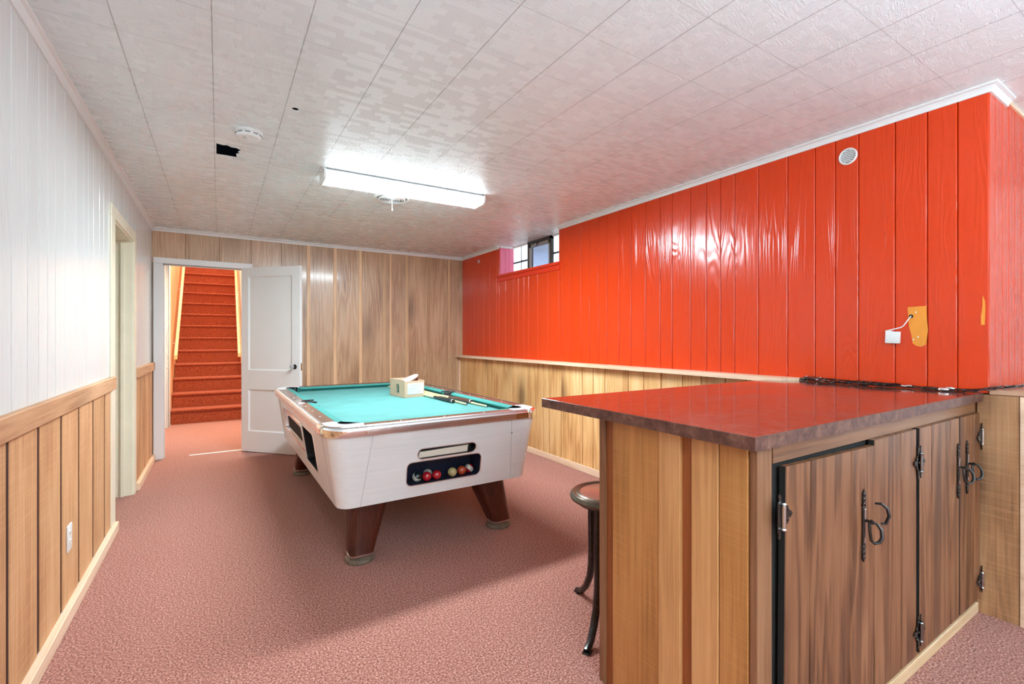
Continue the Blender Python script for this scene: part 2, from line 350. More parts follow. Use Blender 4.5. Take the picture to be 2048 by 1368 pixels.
def obj(name, mb, material, parent=None, loc=None, rot=None, smooth=True, angle=32):
    bmesh.ops.remove_doubles(mb.bm, verts=mb.bm.verts, dist=1e-6) if False else None
    bmesh.ops.recalc_face_normals(mb.bm, faces=mb.bm.faces)
    me = bpy.data.meshes.new(name); mb.bm.to_mesh(me); mb.bm.free()
    if smooth:
        me.polygons.foreach_set('use_smooth', [True] * len(me.polygons)); me.set_sharp_from_angle(angle=R(angle))
    me.materials.append(material if not isinstance(material, str) else M[material])
    o = bpy.data.objects.new(name, me); COL.objects.link(o)
    if parent is not None: o.parent = parent
    if loc: o.location = loc
    if rot: o.rotation_euler = rot
    return o
def tag(o, label=None, cat=None, group=None, kind=None):
    if label: o['label'] = label
    if cat: o['category'] = cat
    if group: o['group'] = group
    if kind: o['kind'] = kind
    return o
def thing(name, label, cat, loc=(0, 0, 0), rz=0, group=None, rot=None):
    o = bpy.data.objects.new(name, None); o.empty_display_size = .05; COL.objects.link(o)
    o.location = loc; o.rotation_euler = rot if rot else (0, 0, rz); return tag(o, label, cat, group)
def struct(name, mb, material, parent=None, label=None, **kw):
    o = obj(name, mb, material, parent, **kw)
    if parent is None: o['kind'] = 'structure'
    if label: o['label'] = label
    return o
def copy_tree(o, parent=None):
    c = o.copy(); COL.objects.link(c)
    if parent is not None: c.parent = parent
    for ch in list(o.children): copy_tree(ch, c)
    return c

# ------------------------------------------------------------------ room dimensions
XL, XR, YB, H = -.59, 2.99, 6.13, 2.43
REAR = -3.2; XFAR = 5.2; YRET = .66
WY0, WY1, WZ = 3.865, 5.085, 2.05          # basement window opening in the red wall
DX0, DX1, DZ = -.50, .262, 2.06            # doorway to the stairs
SY0, SY1 = 4.01, 4.86                      # side doorway in the left wall

# floor
mb = MB(); mb.box(XL - .8, XFAR + .1, REAR - .1, YB + .06, -.1, 0); struct('floor', mb, 'carpet', label='dusty pink loop carpet', smooth=False)
mb = MB(); mb.box(-1.7, 1.7, YB + .06, 8.5, -.1, 0); struct('floor', mb, 'carpet', label='carpet of the hall at the stair foot', smooth=False)

# ceiling with the torn hole and the small round hole
def slab_with_holes(outer, holes, z, th):
    mb = MB(); bm = mb.bm; es = []
    for loop in [outer] + holes:
        vs = [bm.verts.new((x, y, z)) for x, y in loop]
        es += [bm.edges.new((vs[i], vs[(i + 1) % len(vs)])) for i in range(len(vs))]
    bmesh.ops.triangle_fill(bm, use_beauty=True, use_dissolve=False, edges=es)
    r = bmesh.ops.extrude_face_region(bm, geom=bm.faces[:])
    bmesh.ops.translate(bm, vec=(0, 0, th), verts=[v for v in r['geom'] if isinstance(v, bmesh.types.BMVert)])
    return mb
torn = [(-.012, 3.300), (.020, 3.312), (.045, 3.300), (.066, 3.322), (.090, 3.316), (.118, 3.345), (.102, 3.380), (.112, 3.400), (.094, 3.430), (.098, 3.477), (.216, 3.484), (.218, 3.488), (-.012, 3.494)]
rh = [(.33 + .016 * math.cos(a * PI / 8), 2.598 + .016 * math.sin(a * PI / 8)) for a in range(16)]
mb = slab_with_holes([(XL - .02, REAR - .1), (XFAR + .1, REAR - .1), (XFAR + .1, YB + .1), (XL - .02, YB + .1)], [torn, rh], H, .003)
struct('ceiling', mb, 'ceiling', label='embossed ceiling tiles with one torn hole', smooth=False)
mb = MB(); mb.box(XL - .1, XFAR + .1, REAR - .1, YB + .1, H + .16, H + .2); struct('ceiling', mb, 'dark', label='dark void above the tiles', smooth=False)

# ---- left wall: white gloss panelling above, rough boards below, side doorway
rw = random.Random(3)
gl = [-3.2, -2.9, -2.6, -2.3, -2.05, -1.8, -1.5, -1.2, -.9, -.6, -.3, 0, .28, .55, .8, 1.05, 1.3, 1.55, 1.75, 1.93, 2.112, 2.225, 2.384, 2.508, 2.619, 2.724, 2.876, 3.066, 3.222, 3.324, 3.449, 3.602, 3.72, 3.88, SY0]
O, U, Nn = (XL - .012, 0, 0), (0, 1, 0), (1, 0, 0)
mb = MB()
mb.box(XL - .12, XL - .012, REAR, SY0, 0, H); mb.box(XL - .12, XL - .012, SY1, YB, 0, H); mb.box(XL - .12, XL - .012, SY0, SY1, DZ, H)
for a, b in zip(gl, gl[1:]): mb.board(O, U, Nn, a + .0015, b - .0015, .95, H, .012, .003)
for a, b in zip([SY0, 4.2, 4.42, 4.62], [4.2, 4.42, 4.62, SY1]): mb.board(O, U, Nn, a + .0015, b - .0015, DZ, H, .012, .003)
g2 = [SY1, 5.0, 5.16, 5.27, 5.45, 5.58, 5.74, 5.88, 6.0, YB]
for a, b in zip(g2, g2[1:]): mb.board(O, U, Nn, a + .0015, b - .0015, .95, H, .012, .003)
wall_left = struct('wall_left', mb, 'white_panel', label='white gloss grooved panelling above the boards')
mb = MB(); gw = [2.172 + .307 * k for k in range(-18, 6)]
for a, b in zip(gw, gw[1:] + [3.95]):
    jit = rw.uniform(-.003, .003)
    mb.board((XL, 0, 0), U, Nn, a + .016 + jit, b - .016, .05, .95, .0062, .0015)
for a, b in ((4.965, 5.196), (5.216, 5.501), (5.521, 5.836), (5.856, YB)): mb.board((XL, 0, 0), U, Nn, a + .006, b - .006, .05, .95, .0062, .0015)
obj('wainscot', mb, 'wainscot', wall_left)['label'] = 'rough tan vertical boards'
mb = MB(); mb.box(XL, XL + .003, REAR, 3.95, .03, .96); mb.box(XL, XL + .003, 4.965, YB, .03, .96); obj('groove_backing', mb, 'groove', wall_left, smooth=False)['label'] = 'dark gaps between the boards'
mb = MB(); mb.box(XL, XL + .028, REAR, 3.952, .94, 1.022, .003); mb.box(XL, XL + .028, 4.955, YB, .94, 1.022, .003)
obj('chair_rail', mb, 'rail_wood', wall_left)['label'] = 'flat wooden rail capping the boards'
mb = MB(); mb.box(XL, XL + .032, REAR, 4.008, 0, .062, .004); mb.box(XL, XL + .032, 4.965, YB - .01, 0, .062, .004); struct('baseboard_left', mb, 'pale_y')

# side doorway casing, jambs, cream room beyond
mb = MB()
mb.box(XL - .005, XL + .012, 3.885, SY0 + .005, .0, DZ, .002)
mb.box(XL - .005, XL + .012, SY1 - .005, 4.955, .0, DZ, .002)
mb.box(XL - .005, XL + .012, 3.885, 4.955, DZ + .0002, 2.135, .002)
mb.box(XL - .16, XL - .002, SY1 - .012, SY1 + .01, 0, DZ); mb.box(XL - .16, XL - .002, SY0 - .01, SY0 + .012, 0, DZ); mb.box(XL - .16, XL - .002, SY0, SY1, DZ - .012, DZ + .01)
mb.box(XL - .075, XL - .055, SY1 - .026, SY1 - .01, 0, DZ - .01)
d2 = struct('door_2', mb, 'cream', label='cream painted side doorway in the white wall')
mb = MB(); mb.box(XL - .8, XL - .76, SY0 - .3, SY1 + .3, 0, H); mb.box(XL - .8, XL - .12, SY1 + .02, SY1 + .06, 0, H); mb.box(XL - .8, XL - .12, SY0 - .06, SY0 - .02, 0, H); mb.box(XL - .8, XL - .1, SY0 - .3, SY1 + .3, H - .02, H)
struct('wall_side_room', mb, 'cream', smooth=False)

# ---- back wall: boards and battens
bx = [XL - .02, -.302, .008, .316, .628, .924, 1.23, 1.542, 1.85, 2.158, 2.466, 2.778, 3.02]
mb = MB(); Ob, Ub, Nb = (0, YB + .012, 0), (1, 0, 0), (0, -1, 0)
for a, b in zip(bx, bx[1:]):
    z0 = DZ if b < .35 else 0
    mb.board(Ob, Ub, Nb, a + .0015, b - .0015, z0, H, .012, .003)
mb.box(XL - .2, DX0, YB + .012, YB + .12, 0, H, rnd=.5); mb.box(DX1, XR + .2, YB + .012, YB + .12, 0, H, rnd=.5); mb.box(DX0, DX1, YB + .012, YB + .12, DZ, H, rnd=.5)
mb.board(Ob, Ub, Nb, DX1, .316, 0, DZ, .012, .003)
wall_back = struct('wall_back', mb, 'back_wood', label='varnished knotty plywood panelling')
mb = MB()
for c_, w_, r_ in ((.924, .040, .95), (1.23, .040, .8), (1.542, .036, .9), (1.85, .046, .15), (1.933, .022, .9), (2.158, .040, .3), (2.466, .044, .05), (2.778, .03, .5)):
    mb.board((0, YB, 0), Ub, Nb, c_ - w_ / 2, c_ + w_ / 2, 0, H, .007, .002, rnd=r_)
obj('batten', mb, 'batten_wood', wall_back)['label'] = 'vertical batten strips of lighter and darker wood'

# ---- right wall: red grooved panelling over a pale board dado
gr = [.66, .77, .883, 1.014, 1.179, 1.294, 1.401, 1.559, 1.745, 1.911, 2.017, 2.13, 2.264, 2.432, 2.549, 2.70, 2.86, 3.004, 3.155, 3.267, 3.391, 3.515, 3.684, 3.802, WY0, 4.055, 4.245, 4.422, 4.52, 4.637, 4.758, 4.927, WY1, 5.146, 5.328, 5.484, 5.647, 5.76, 5.876, 5.996, YB]
Or, Ur, Nr = (XR + .012, 0, 0), (0, 1, 0), (-1, 0, 0)
mb = MB()
for a, b in zip(gr, gr[1:]):
    top = WZ if (a >= WY0 - .01 and b <= WY1 + .01) else H
    mb.board(Or, Ur, Nr, a + .0015, b - .0015, 1.017 if a < 1.5 else .95, top, .012, .004)
mb.box(XR + .012, XR + .22, YRET + .012, WY0, 1.03, H, rnd=.5); mb.box(XR + .012, XR + .22, .76, WY0, 0, 1.03, rnd=.5); mb.box(XR + .012, XR + .22, WY1, YB + .1, 0, H, rnd=.5); mb.box(XR + .012, XR + .22, WY0, WY1, 0, WZ - .02, rnd=.5)
# return of the wall towards the right
ret = [XR, 3.075, 3.19, 3.30, 3.40, 3.52, 3.66, 3.82, 4.0, 4.2, 4.4, 4.6, 4.8, 5.0, XFAR]
for a, b in zip(ret, ret[1:]): mb.board((0, YRET + .012, 0), (1, 0, 0), (0, -1, 0), a + .0015, b - .0015, 1.03, H, .012, .004)
mb.box(XR + .01, XFAR, YRET + .012, YRET + .1, 1.03, H, rnd=.5)
wall_right = struct('wall_right', mb, 'red', label='glossy red-orange grooved wood panelling')
# window reveal
mb = MB(); mb.box(XR + .012, XR + .22, WY1 - .006, WY1 + .02, WZ, H); mb.box(XR + .012, XR + .22, WY0 - .02, WY0 + .006, WZ, H)
for yy in (XR + .09, XR + .15): mb.box(yy, yy + .003, WY1 - .009, WY1 - .004, WZ, H)
obj('window_reveal', mb, plain('pink reveal paint', (.85, .20, .33), .35), wall_right)['label'] = 'pink painted side of the window recess'
mb = MB(); mb.box(XR - .03, XR + .22, WY0 - .02, WY1 + .02, WZ - .018, WZ + .012, .003); mb.box(XR - .014, XR + .01, WY0 - .02, WY1 + .02, WZ - .07, WZ - .018, .002)
obj('window_sill', mb, 'red_trim', wall_right)['label'] = 'red painted sill board'
# bare orange patches
def patch(pts, name='paint_patch'):
    mb = MB(); mb.poly_prism([(XR - .0005, y, z) for y, z in pts], (-.0012, 0, 0)); return mb
mb = patch([(.961, 1.428), (.885, 1.430), (.883, 1.36), (.879, 1.31), (.884, 1.26), (.886, 1.238), (.905, 1.226), (.925, 1.230), (.940, 1.243), (.946, 1.29), (.955, 1.33), (.958, 1.38)])
o = obj('paint_patch', mb, 'orange_paint', wall_right, smooth=False); o['label'] = 'bare orange patch where a fitting was removed'
mb = MB(); mb.lathe([(.009, 0), (.009, .002)], (XR - .0035, .946, 1.381), 16, 'X'); obj('cable_hole', mb, 'dark', o)
mb = MB()
for y, z in ((.925, 1.40), (.917, 1.275), (.935, 1.262)): mb.lathe([(.004, 0), (.002, .004)], (XR - .006, y, z), 8, 'X')
obj('plug_hole', mb, 'ivory', o)['label'] = 'screw holes with chipped edges'
mb = patch([(.683, 1.468), (.6745, 1.44), (.6735, 1.40), (.6755, 1.33), (.688, 1.33), (.688, 1.37), (.683, 1.42)])
obj('paint_patch', mb, 'orange_paint', wall_right, smooth=False)['label'] = 'narrow orange chip by the wall corner'
# dado
XD = 2.945
gd = [1.48, 1.62, 1.80, 1.95, 2.14, 2.30, 2.50, 2.68, 2.85, 3.134, 3.291, 3.442, 3.766, 3.966, 4.076, 4.391, 4.695, 5.03, 5.325, 5.642, 5.96, YB]
mb = MB()
for a, b in zip(gd, gd[1:]): mb.board((XD + .014, 0, 0), Ur, Nr, a + .004, b - .004, 0, 1.005, .014, .002)
mb.box(XD + .012, XR + .02, .72, YB, 0, 1.0, rnd=.3)
o = obj('dado_board', mb, 'yellow_wood', wall_right); o['label'] = 'pale yellow knotty vertical boards'
mb = MB(); mb.board((XD, 0, 0), Ur, Nr, YB - .022, YB, 0, 1.0, .018, .002)
obj('corner_batten', mb, 'pale_y', wall_right)
mb = MB(); mb.poly_prism([(XR, 1.44, 1.003), (XR, YB, 1.003), (2.872, YB, 1.003), (2.872, 1.53, 1.003)], (0, 0, .028)); obj('ledge', mb, 'pale_y', wall_right)['label'] = 'narrow pale wooden ledge'
mb = MB(); mb.box(XD - .014, XD, 1.3, YB, 0, .062, .003); struct('baseboard_right', mb, 'pale_y')

# rest of the room behind the camera
mb = MB(); mb.box(XL - .1, XFAR + .1, REAR - .1, REAR, 0, H); struct('wall_rear', mb, 'plaster', smooth=False)
mb = MB(); mb.box(XFAR, XFAR + .1, REAR, YRET + .1, 0, H); struct('wall_far_right', mb, 'plaster', smooth=False)

# crown trims
def crown(mb, a, b, n, s=.034, z=H, h=.036):
    a, b, n = Vector(a), Vector(b), Vector(n)
    prof = [(0, 0), (0, -h), (.008, -h), (.011, -h + .012), (s * .6, -.012), (s, -.008), (s, 0)]
    mb.poly_prism([a + n * q + Vector((0, 0, w)) for q, w in prof], b - a)
mb = MB(); crown(mb, (XL, REAR, H), (XL, YB, H), (1, 0, 0), .03, h=.045); struct('trim_1', mb, 'white', label='white crown strip along the left wall', angle=20)
mb = MB(); crown(mb, (XL, YB, H), (XR, YB, H), (0, -1, 0)); struct('trim_2', mb, 'white', label='white crown strip along the back wall', angle=20)
def crown_path(mb, pts, dirs, s=.034, h=.036):
    prof = [(0, 0), (0, -h), (.008, -h), (.011, -h + .012), (s * .6, -.012), (s, -.008), (s, 0)]
    loops = [[tuple(Vector(p) + Vector(d) * q + Vector((0, 0, w))) for q, w in prof] for p, d in zip(pts, dirs)]
    loft(mb, loops)
def loft(mb, loops, cap0=True, cap1=True, rnd=.5):
    bm = mb.bm; R_ = [[bm.verts.new(q) for q in lp] for lp in loops]; fs = []; n = len(loops[0])
    for a, b in zip(R_, R_[1:]):
        for i in range(n): fs.append(bm.faces.new((a[i], a[(i + 1) % n], b[(i + 1) % n], b[i])))
    if cap0: fs.append(bm.faces.new(R_[0][::-1]))
    if cap1: fs.append(bm.faces.new(R_[-1]))
    mb._new(fs, rnd)
mb = MB(); crown_path(mb, [(3.255, YRET, H), (XR, YRET, H), (XR, WY0, H)], [(0, -1, 0), (-1, -1, 0), (-1, 0, 0)]); crown(mb, (XR, WY1, H), (XR, YB, H), (-1, 0, 0)); crown(mb, (XR + .002, WY1 - .006, H), (XR + .2, WY1 - .006, H), (0, -1, 0), .012, h=.02)
struct('trim_3', mb, 'white', label='white crown strip above the red wall', angle=20)
mb = MB(); mb.box(3.255, XFAR, YRET - .008, YRET, H - .016, H); struct('trim_4', mb, 'pale_y')

# ---- window: glass blocks round a steel sash
WX = 3.19
win = MB(); win.box(WX - .004, WX + .06, WY0, WY1, WZ - .01, WZ + .014); win.box(WX - .004, WX + .06, WY0, WY1, H - .014, H + .02)
win = struct('window_1', win, 'plaster', label='basement window of glass blocks with a steel sash')
def gblock(y0, y1, z0, z1):
    mb = MB(); mb.box(WX + .006, WX + .05, y0 + .006, y1 - .006, z0 + .006, z1 - .006, .006, seg=2)
    mb.box(WX + .0, WX + .008, y0 + .024, y1 - .024, z0 + .024, z1 - .024, .003); return mb
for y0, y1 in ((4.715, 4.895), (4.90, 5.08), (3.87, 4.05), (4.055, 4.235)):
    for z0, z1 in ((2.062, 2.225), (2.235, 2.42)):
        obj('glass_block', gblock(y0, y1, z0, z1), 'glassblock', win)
mb = MB(); mb.box(WX + .01, WX + .045, 4.70, 5.085, 2.224, 2.236); mb.box(WX + .01, WX + .045, 3.865, 4.24, 2.224, 2.236)
mb.box(WX + .01, WX + .045, 4.894, 4.902, 2.06, H); mb.box(WX + .01, WX + .045, 4.049, 4.057, 2.06, H)
obj('mortar_joint', mb, 'glassblock_seam', win)
mb = MB(); mb.box(WX - .02, WX + .05, 4.235, 4.262, WZ, H); mb.box(WX - .02, WX + .05, 4.69, 4.712, WZ, H); mb.box(WX - .02, WX + .05, 4.235, 4.712, H - .035, H)
obj('window_frame', mb, 'frame_dark', win)
mb = MB(); mb.box(WX - .014, WX + .01, 4.262, 4.30, WZ + .012, H - .035, .003); mb.box(WX - .014, WX + .01, 4.65, 4.69, WZ + .012, H - .035, .003); mb.box(WX - .014, WX + .01, 4.262, 4.69, H - .075, H - .035, .003); mb.box(WX - .014, WX + .01, 4.262, 4.69, WZ + .008, WZ + .03, .003)
sash = obj('sash', mb, 'steel_frame', win)
mb = MB(); mb.tube([(WX - .02, 4.48, 2.39), (WX - .045, 4.48, 2.38), (WX - .045, 4.48, 2.35)], .006, 8); obj('latch', mb, 'iron', sash)
mb = MB(); mb.box(WX - .004, WX - .001, 4.30, 4.65, WZ + .03, H - .075); obj('window_pane', mb, 'glass', win, smooth=False)
# window well wall outside (a concrete rim just above the sill level, lets the sky show)
mb = MB(); mb.box(3.9, 4.0, 3.4, 5.6, 1.6, 2.12); mb.box(3.21, 3.9, 3.4, 5.6, 1.6, 1.9); struct('wall_window_well', mb, 'plaster', smooth=False)

# ---- doorway to the stairs, open door
mb = MB()
mb.box(XL + .013, DX0 + .006, YB - .018, YB, 0, DZ - .004, .003); mb.box(DX1 - .004, DX1 + .068, YB - .018, YB, 0, DZ - .004, .003); mb.box(XL + .013, DX1 + .068, YB - .018, YB, DZ - .0038, 2.118, .003)
mb.box(DX0 - .02, DX0, YB, YB + .13, 0, DZ); mb.box(DX1, DX1 + .02, YB, YB + .13, 0, DZ); mb.box(DX0, DX1, YB, YB + .13, DZ, DZ + .02); mb.box(DX0, DX0 + .012, YB + .05, YB + .09, 0, DZ); mb.box(DX0, DX1, YB + .05, YB + .09, DZ - .012, DZ)
door_fr = struct('trim_5', mb, 'white', label='white casing round the doorway to the stairs')
hx, hy = .228, 6.075; dv = Vector((.518, -.555)).normalized(); ang = math.atan2(dv.y, dv.x)
d1 = thing('panel_door', 'white two-panel wooden door standing open before the stairs', 'door', (hx, hy, 0), ang)
W_, T_, Z0_, Z1_ = .775, .036, .008, 2.056
mb = MB()   # local: x along the leaf, y thickness (room side is -y)
S = .095
for a in ((0, S), (W_ - S - .01, W_)): mb.box(a[0], a[1], -T_ / 2, T_ / 2, Z0_, Z1_, .002)
for a in ((Z0_, .235), (.70, .915), (1.955, Z1_)): mb.box(S, W_ - S - .01, -T_ / 2, T_ / 2, a[0], a[1], .001)
for z0, z1 in ((.235, .70), (.915, 1.955)):
    x0, x1 = S, W_ - S - .01
    mb.box(x0 + .012, x1 - .012, -T_ / 2 + .012, T_ / 2 - .012, z0 + .012, z1 - .012)
    for sgn in (-1, 1):   # sloped sticking round the panel
        yo, yi = sgn * T_ / 2, sgn * (T_ / 2 - .012)
        for q in (((x0, z0), (x1, z0), (x1 - .014, z0 + .014), (x0 + .014, z0 + .014)), ((x0, z1), (x1, z1), (x1 - .014, z1 - .014), (x0 + .014, z1 - .014)),
                  ((x0, z0), (x0, z1), (x0 + .014, z1 - .014), (x0 + .014, z0 + .014)), ((x1, z0), (x1, z1), (x1 - .014, z1 - .014), (x1 - .014, z0 + .014))):
            mb.quad([(q[0][0], yo, q[0][1]), (q[1][0], yo, q[1][1]), (q[2][0], yi, q[2][1]), (q[3][0], yi, q[3][1])])
obj('door_leaf', mb, 'door_white', d1)
for sgn in (-1, 1):
    mb = MB(); mb.lathe([(.027, 0), (.027, .004), (.020, .008), (.010, .010), (.009, .026), (.012, .028)], (0, 0, 0), 24)
    k = obj('rosette', mb, 'iron', d1, loc=(.708, sgn * T_ / 2, .962), rot=(R(-90) * sgn, 0, 0))
    mb = MB(); mb.lathe([(.010, .026), (.020, .032), (.026, .042), (.026, .050), (.018, .060), (.004, .063)], (0, 0, 0), 12)
    obj('knob', mb, 'crystal', k)['label'] = 'clear faceted glass knob'
mb = MB(); mb.box(W_ - .001, W_ + .002, -.011, .011, .92, 1.0); obj('latch_plate', mb, 'chrome', d1)
mb = MB()
for z in (.25, 1.05, 1.82): mb.lathe([(.006, -.04), (.006, .04)], (-.006, T_ / 2, z), 10)
obj('hinge', mb, 'white', d1)
mb = MB(); mb.box(-.27, DX1 + .02, YB + .005, YB + .045, 0, .005, .002); struct('sun_patch_strip', mb, 'white', label='white strip painted as a sunlit patch at the threshold')  # white strip stands in for a patch of sun on the threshold

# ---- hall and stairs
mb = MB(); mb.box(-1.8, -.60, 8.2, 8.26, 0, 2.43); mb.box(-.63, -.60, 8.2, 8.5, 0, 2.43); mb.box(.348, 1.8, 8.2, 8.26, 0, 2.43); mb.box(-1.8, -1.7, YB + .1, 8.26, 0, 2.43); mb.box(1.7, 1.8, YB + .1, 8.26, 0, 2.43); mb.box(-1.8, 1.8, YB + .12, 8.2, 2.43, 2.5)
mb.box(-1.8, 1.8, 8.2, 8.3, 2.43, 2.9)
struct('wall_hall', mb, 'plaster', smooth=False)
mb = MB()
ys = [8.26 + .18 * k for k in range(24)]
for a, b in zip(ys, ys[1:]): mb.board((-.615, 0, 0), (0, 1, 0), (1, 0, 0), a, b - .002, 0, 5.2, .014, .003)
mb.box(-.70, -.612, 8.26, 12.6, 0, 5.2, rnd=.4)
struct('wall_stair_left', mb, 'stair_wall')
mb = MB(); mb.box(.347, .45, 8.26, 12.5, 0, 5.1); struct('wall_stair_right', mb, 'plaster', smooth=False)
mb = MB(); mb.box(-.61, .45, 12.5, 12.6, 0, 5.1); struct('wall_stair_end', mb, 'plaster', smooth=False)
mb = MB(); mb.box(-.7, .55, 8.3, 12.6, 5.1, 5.2); struct('ceiling', mb, 'plaster', smooth=False)
mb = MB(); mb.box(-.7, .55, 8.2, 8.26, 2.9, 5.2); struct('wall_stair_front', mb, 'plaster', smooth=False)
RISE, RUN, SY = .215, .26, 8.47
st = thing('staircase', 'carpeted straight staircase rising beyond the open doorway', 'staircase', (-.13, SY, 0))
for k in range(13):
    y0 = k * RUN; z1 = (k + 1) * RISE
    mb = MB(); prof = [(y0 + .022, z1 - RISE), (y0 + .014, z1 - .045), (y0 - .004, z1 - .034), (y0 - .012, z1 - .018), (y0 - .006, z1 - .004), (y0 + .008, z1), (y0 + RUN + .03, z1), (y0 + RUN + .03, z1 - RISE)]
    mb.poly_prism([(-.465, y, z) for y, z in prof], (.94, 0, 0)); obj('step', mb, 'stair_carpet', st)
mb = MB(); mb.poly_prism([(.455, -.02, 0), (.455, -.02, .24), (.455, 3.3, .24 + 3.32 * RISE / RUN + .05), (.455, 3.3, 2.6)], (.018, 0, 0)); obj('skirt_board', mb, 'handrail', st)
def handrail(name, x, y0, z0, label):
    t = thing(name, label, 'handrail', (x, y0, z0)); L = 2.9; sl = RISE / RUN
    mb = MB(); mb.poly_prism([(-.019, 0, -.03), (.019, 0, -.03), (.019, 0, .03), (-.019, 0, .03)], (0, L, L * sl)); obj('rail', mb, 'handrail', t, smooth=False)
    s = -1 if x < 0 else 1
    for d in (.35, 1.5, 2.5):
        mb = MB(); mb.tube([(0, d, d * sl - .03), (0, d, d * sl - .07), (s * .05, d, d * sl - .09)], .006, 8); mb.lathe([(.018, 0), (.018, .006)], (s * .05 - .003, d, d * sl - .09), 12, 'X'); obj('bracket', mb, 'chrome', t)
handrail('handrail', -.545, 8.62, .985, 'pine handrail on the wooden left wall of the stairs')
handrail('handrail', .285, 8.85, 1.0, 'pine handrail on the white right wall of the stairs')

# ------------------------------------------------------------------ ceiling fixture(s)
def light_fixture(loc, rz, label, dm='diffuser'):
    t = thing('fluorescent_light', label, 'ceiling light', loc, rz)
    L, W = 1.225, .20
    mb = MB(); mb.box(-L / 2 + .012, L / 2 - .012, -.075, .075, -.012, 0, .002); mb.box(-L / 2 + .012, L / 2 - .012, -.098, .098, -.030, -.010, .002); obj('housing', mb, 'white', t)
    mb = MB(); prof = [(-.100, -.030), (-.100, -.048), (-.090, -.066), (-.070, -.072), (.070, -.072), (.090, -.066), (.100, -.048), (.100, -.030)]
    mb.poly_prism([(-L / 2 + .012, y, z) for y, z in prof], (L - .024, 0, 0)); df = obj('diffuser', mb, dm, t); df.data.materials.append(M[dm + '_side'])
    for f in df.data.polygons:
        if abs(f.normal.y) > .6 or f.normal.z > .5 or abs(f.normal.x) > .5: f.material_index = 1
    for s in (-1, 1):
        mb = MB(); mb.poly_prism([(s * L / 2, y * 1.01, z * 1.02) for y, z in ([(-.09, 0), (-.1, -.012)] + prof + [(.1, -.012), (.09, 0)])], (-s * .014, 0, 0)); obj('end_cap', mb, 'plastic', t)
    return t
light_fixture((1.22, 3.445, H), R(-1.6), 'long white fluorescent wrap light glowing above the pool table')
light_fixture((-.1, -1.7, H), R(90), 'unseen fluorescent light added behind the camera as fill', 'diffuser_dim')  # second fixture is unseen, added for extra brightness

# smoke detector
t = thing('smoke_detector', 'round white smoke detector beside the torn ceiling hole', 'smoke detector', (.143, 3.025, H))
mb = MB(); mb.lathe([(.071, 0), (.071, -.012), (.066, -.014)], seg=40); obj('mounting_plate', mb, 'plastic', t)
mb = MB(); mb.lathe([(.064, -.012), (.064, -.026), (.056, -.036), (.030, -.041), (.0, -.042)], seg=40); b_ = obj('housing', mb, 'plastic', t)
mb = MB()
for k in range(10):
    a0 = k * PI / 5; pts = [(.0645 * math.cos(a0 + q * .1), .0645 * math.sin(a0 + q * .1), -.020) for q in range(5)]
    mb.tube(pts, .0022, 6)
obj('vent_slot', mb, 'black', b_)
mb = MB(); mb.lathe([(.010, -.041), (.009, -.044), (0, -.045)], (-.02, -.02, 0), 16); obj('test_button', mb, 'grey_plastic', b_)

# round louvred ceiling vent with pull rod
t = thing('ceiling_vent', 'round ringed ceiling vent behind the fluorescent light', 'vent', (1.212, 3.80, H))
mb = MB(); mb.lathe([(.145, 0), (.145, -.006), (.128, -.016), (.124, -.010), (.120, -.004)], seg=48, cap=False); obj('rim', mb, 'white', t)
mb = MB(); mb.lathe([(.122, -.001), (.122, 0)], seg=48); obj('backing', mb, 'grey_plastic', t)
for r_ in (.104, .084, .064, .044, .022):
    mb = MB(); mb.lathe([(r_, -.004), (r_ + .004, -.016), (r_ - .006, -.022), (r_ - .008, -.020), (r_, -.014)], seg=40, cap=False); obj('ring', mb, 'white', t)
mb = MB(); mb.tube([(0, 0, -.015), (0, 0, -.10)], .0035, 8); mb.lathe([(.0, 0), (.007, .004), (.006, .014), (.003, .018)], (0, 0, -.112), 12); obj('pull_rod', mb, 'plastic', t)

# round wall grille on the red wall
t = thing('wall_vent', 'round grey louvred vent high on the red wall', 'vent', (XR, 1.228, 2.287), rot=(0, R(-90), 0))
mb = MB(); mb.lathe([(.046, 0), (.046, .006), (.042, .010), (.037, .008), (.036, .003)], seg=40, cap=False); obj('rim', mb, 'plastic', t)
mb = MB(); mb.lathe([(.037, 0), (.037, .001)], seg=40); obj('backing', mb, 'dark', t)
for k in range(-3, 4):
    x_ = k * .0095; w_ = math.sqrt(max(.0355 ** 2 - x_ ** 2, .0001))
    mb = MB(); mb.poly_prism([(x_ - .002, -w_, .002), (x_ + .0030, -w_, .006), (x_ + .0030, -w_, .0075), (x_ - .002, -w_, .0035)], (0, 2 * w_, 0)); obj('louvre', mb, 'plastic', t, smooth=False)
# small ring on the red wall by the corner
t = thing('round_wall_fitting', 'small round metal ring on the red wall near the back corner', 'wall fitting', (XR, 5.62, 2.31), rot=(0, R(-90), 0))
mb = MB(); mb.lathe([(.022, 0), (.022, .006), (.017, .010), (.015, .006), (.0145, .002)], seg=28, cap=False); obj('ring', mb, 'alu', t)
mb = MB(); mb.lathe([(.015, 0), (.015, .002)], seg=24); obj('centre', mb, 'dark', t)

# small white box hanging by its cable
t = thing('cable_box', 'small white plastic box hanging from a cable on the red wall', 'box', (XR, 1.018, 1.272))
mb = MB(); mb.box(-.022, -.001, -.030, .032, -.030, .032, .004, seg=2, mat4=Matrix.Rotation(R(2), 4, 'X')); obj('housing', mb, 'plastic', t)
mb = MB(); mb.tube([(-.002, -.072, .109), (-.010, -.068, .100), (-.008, -.044, .062), (-.010, -.034, .053), (-.012, .004, .042), (-.012, .033, .034), (-.010, .020, .033), (-.010, .004, .034)], .0028, 8); obj('cable', mb, 'plastic', t)

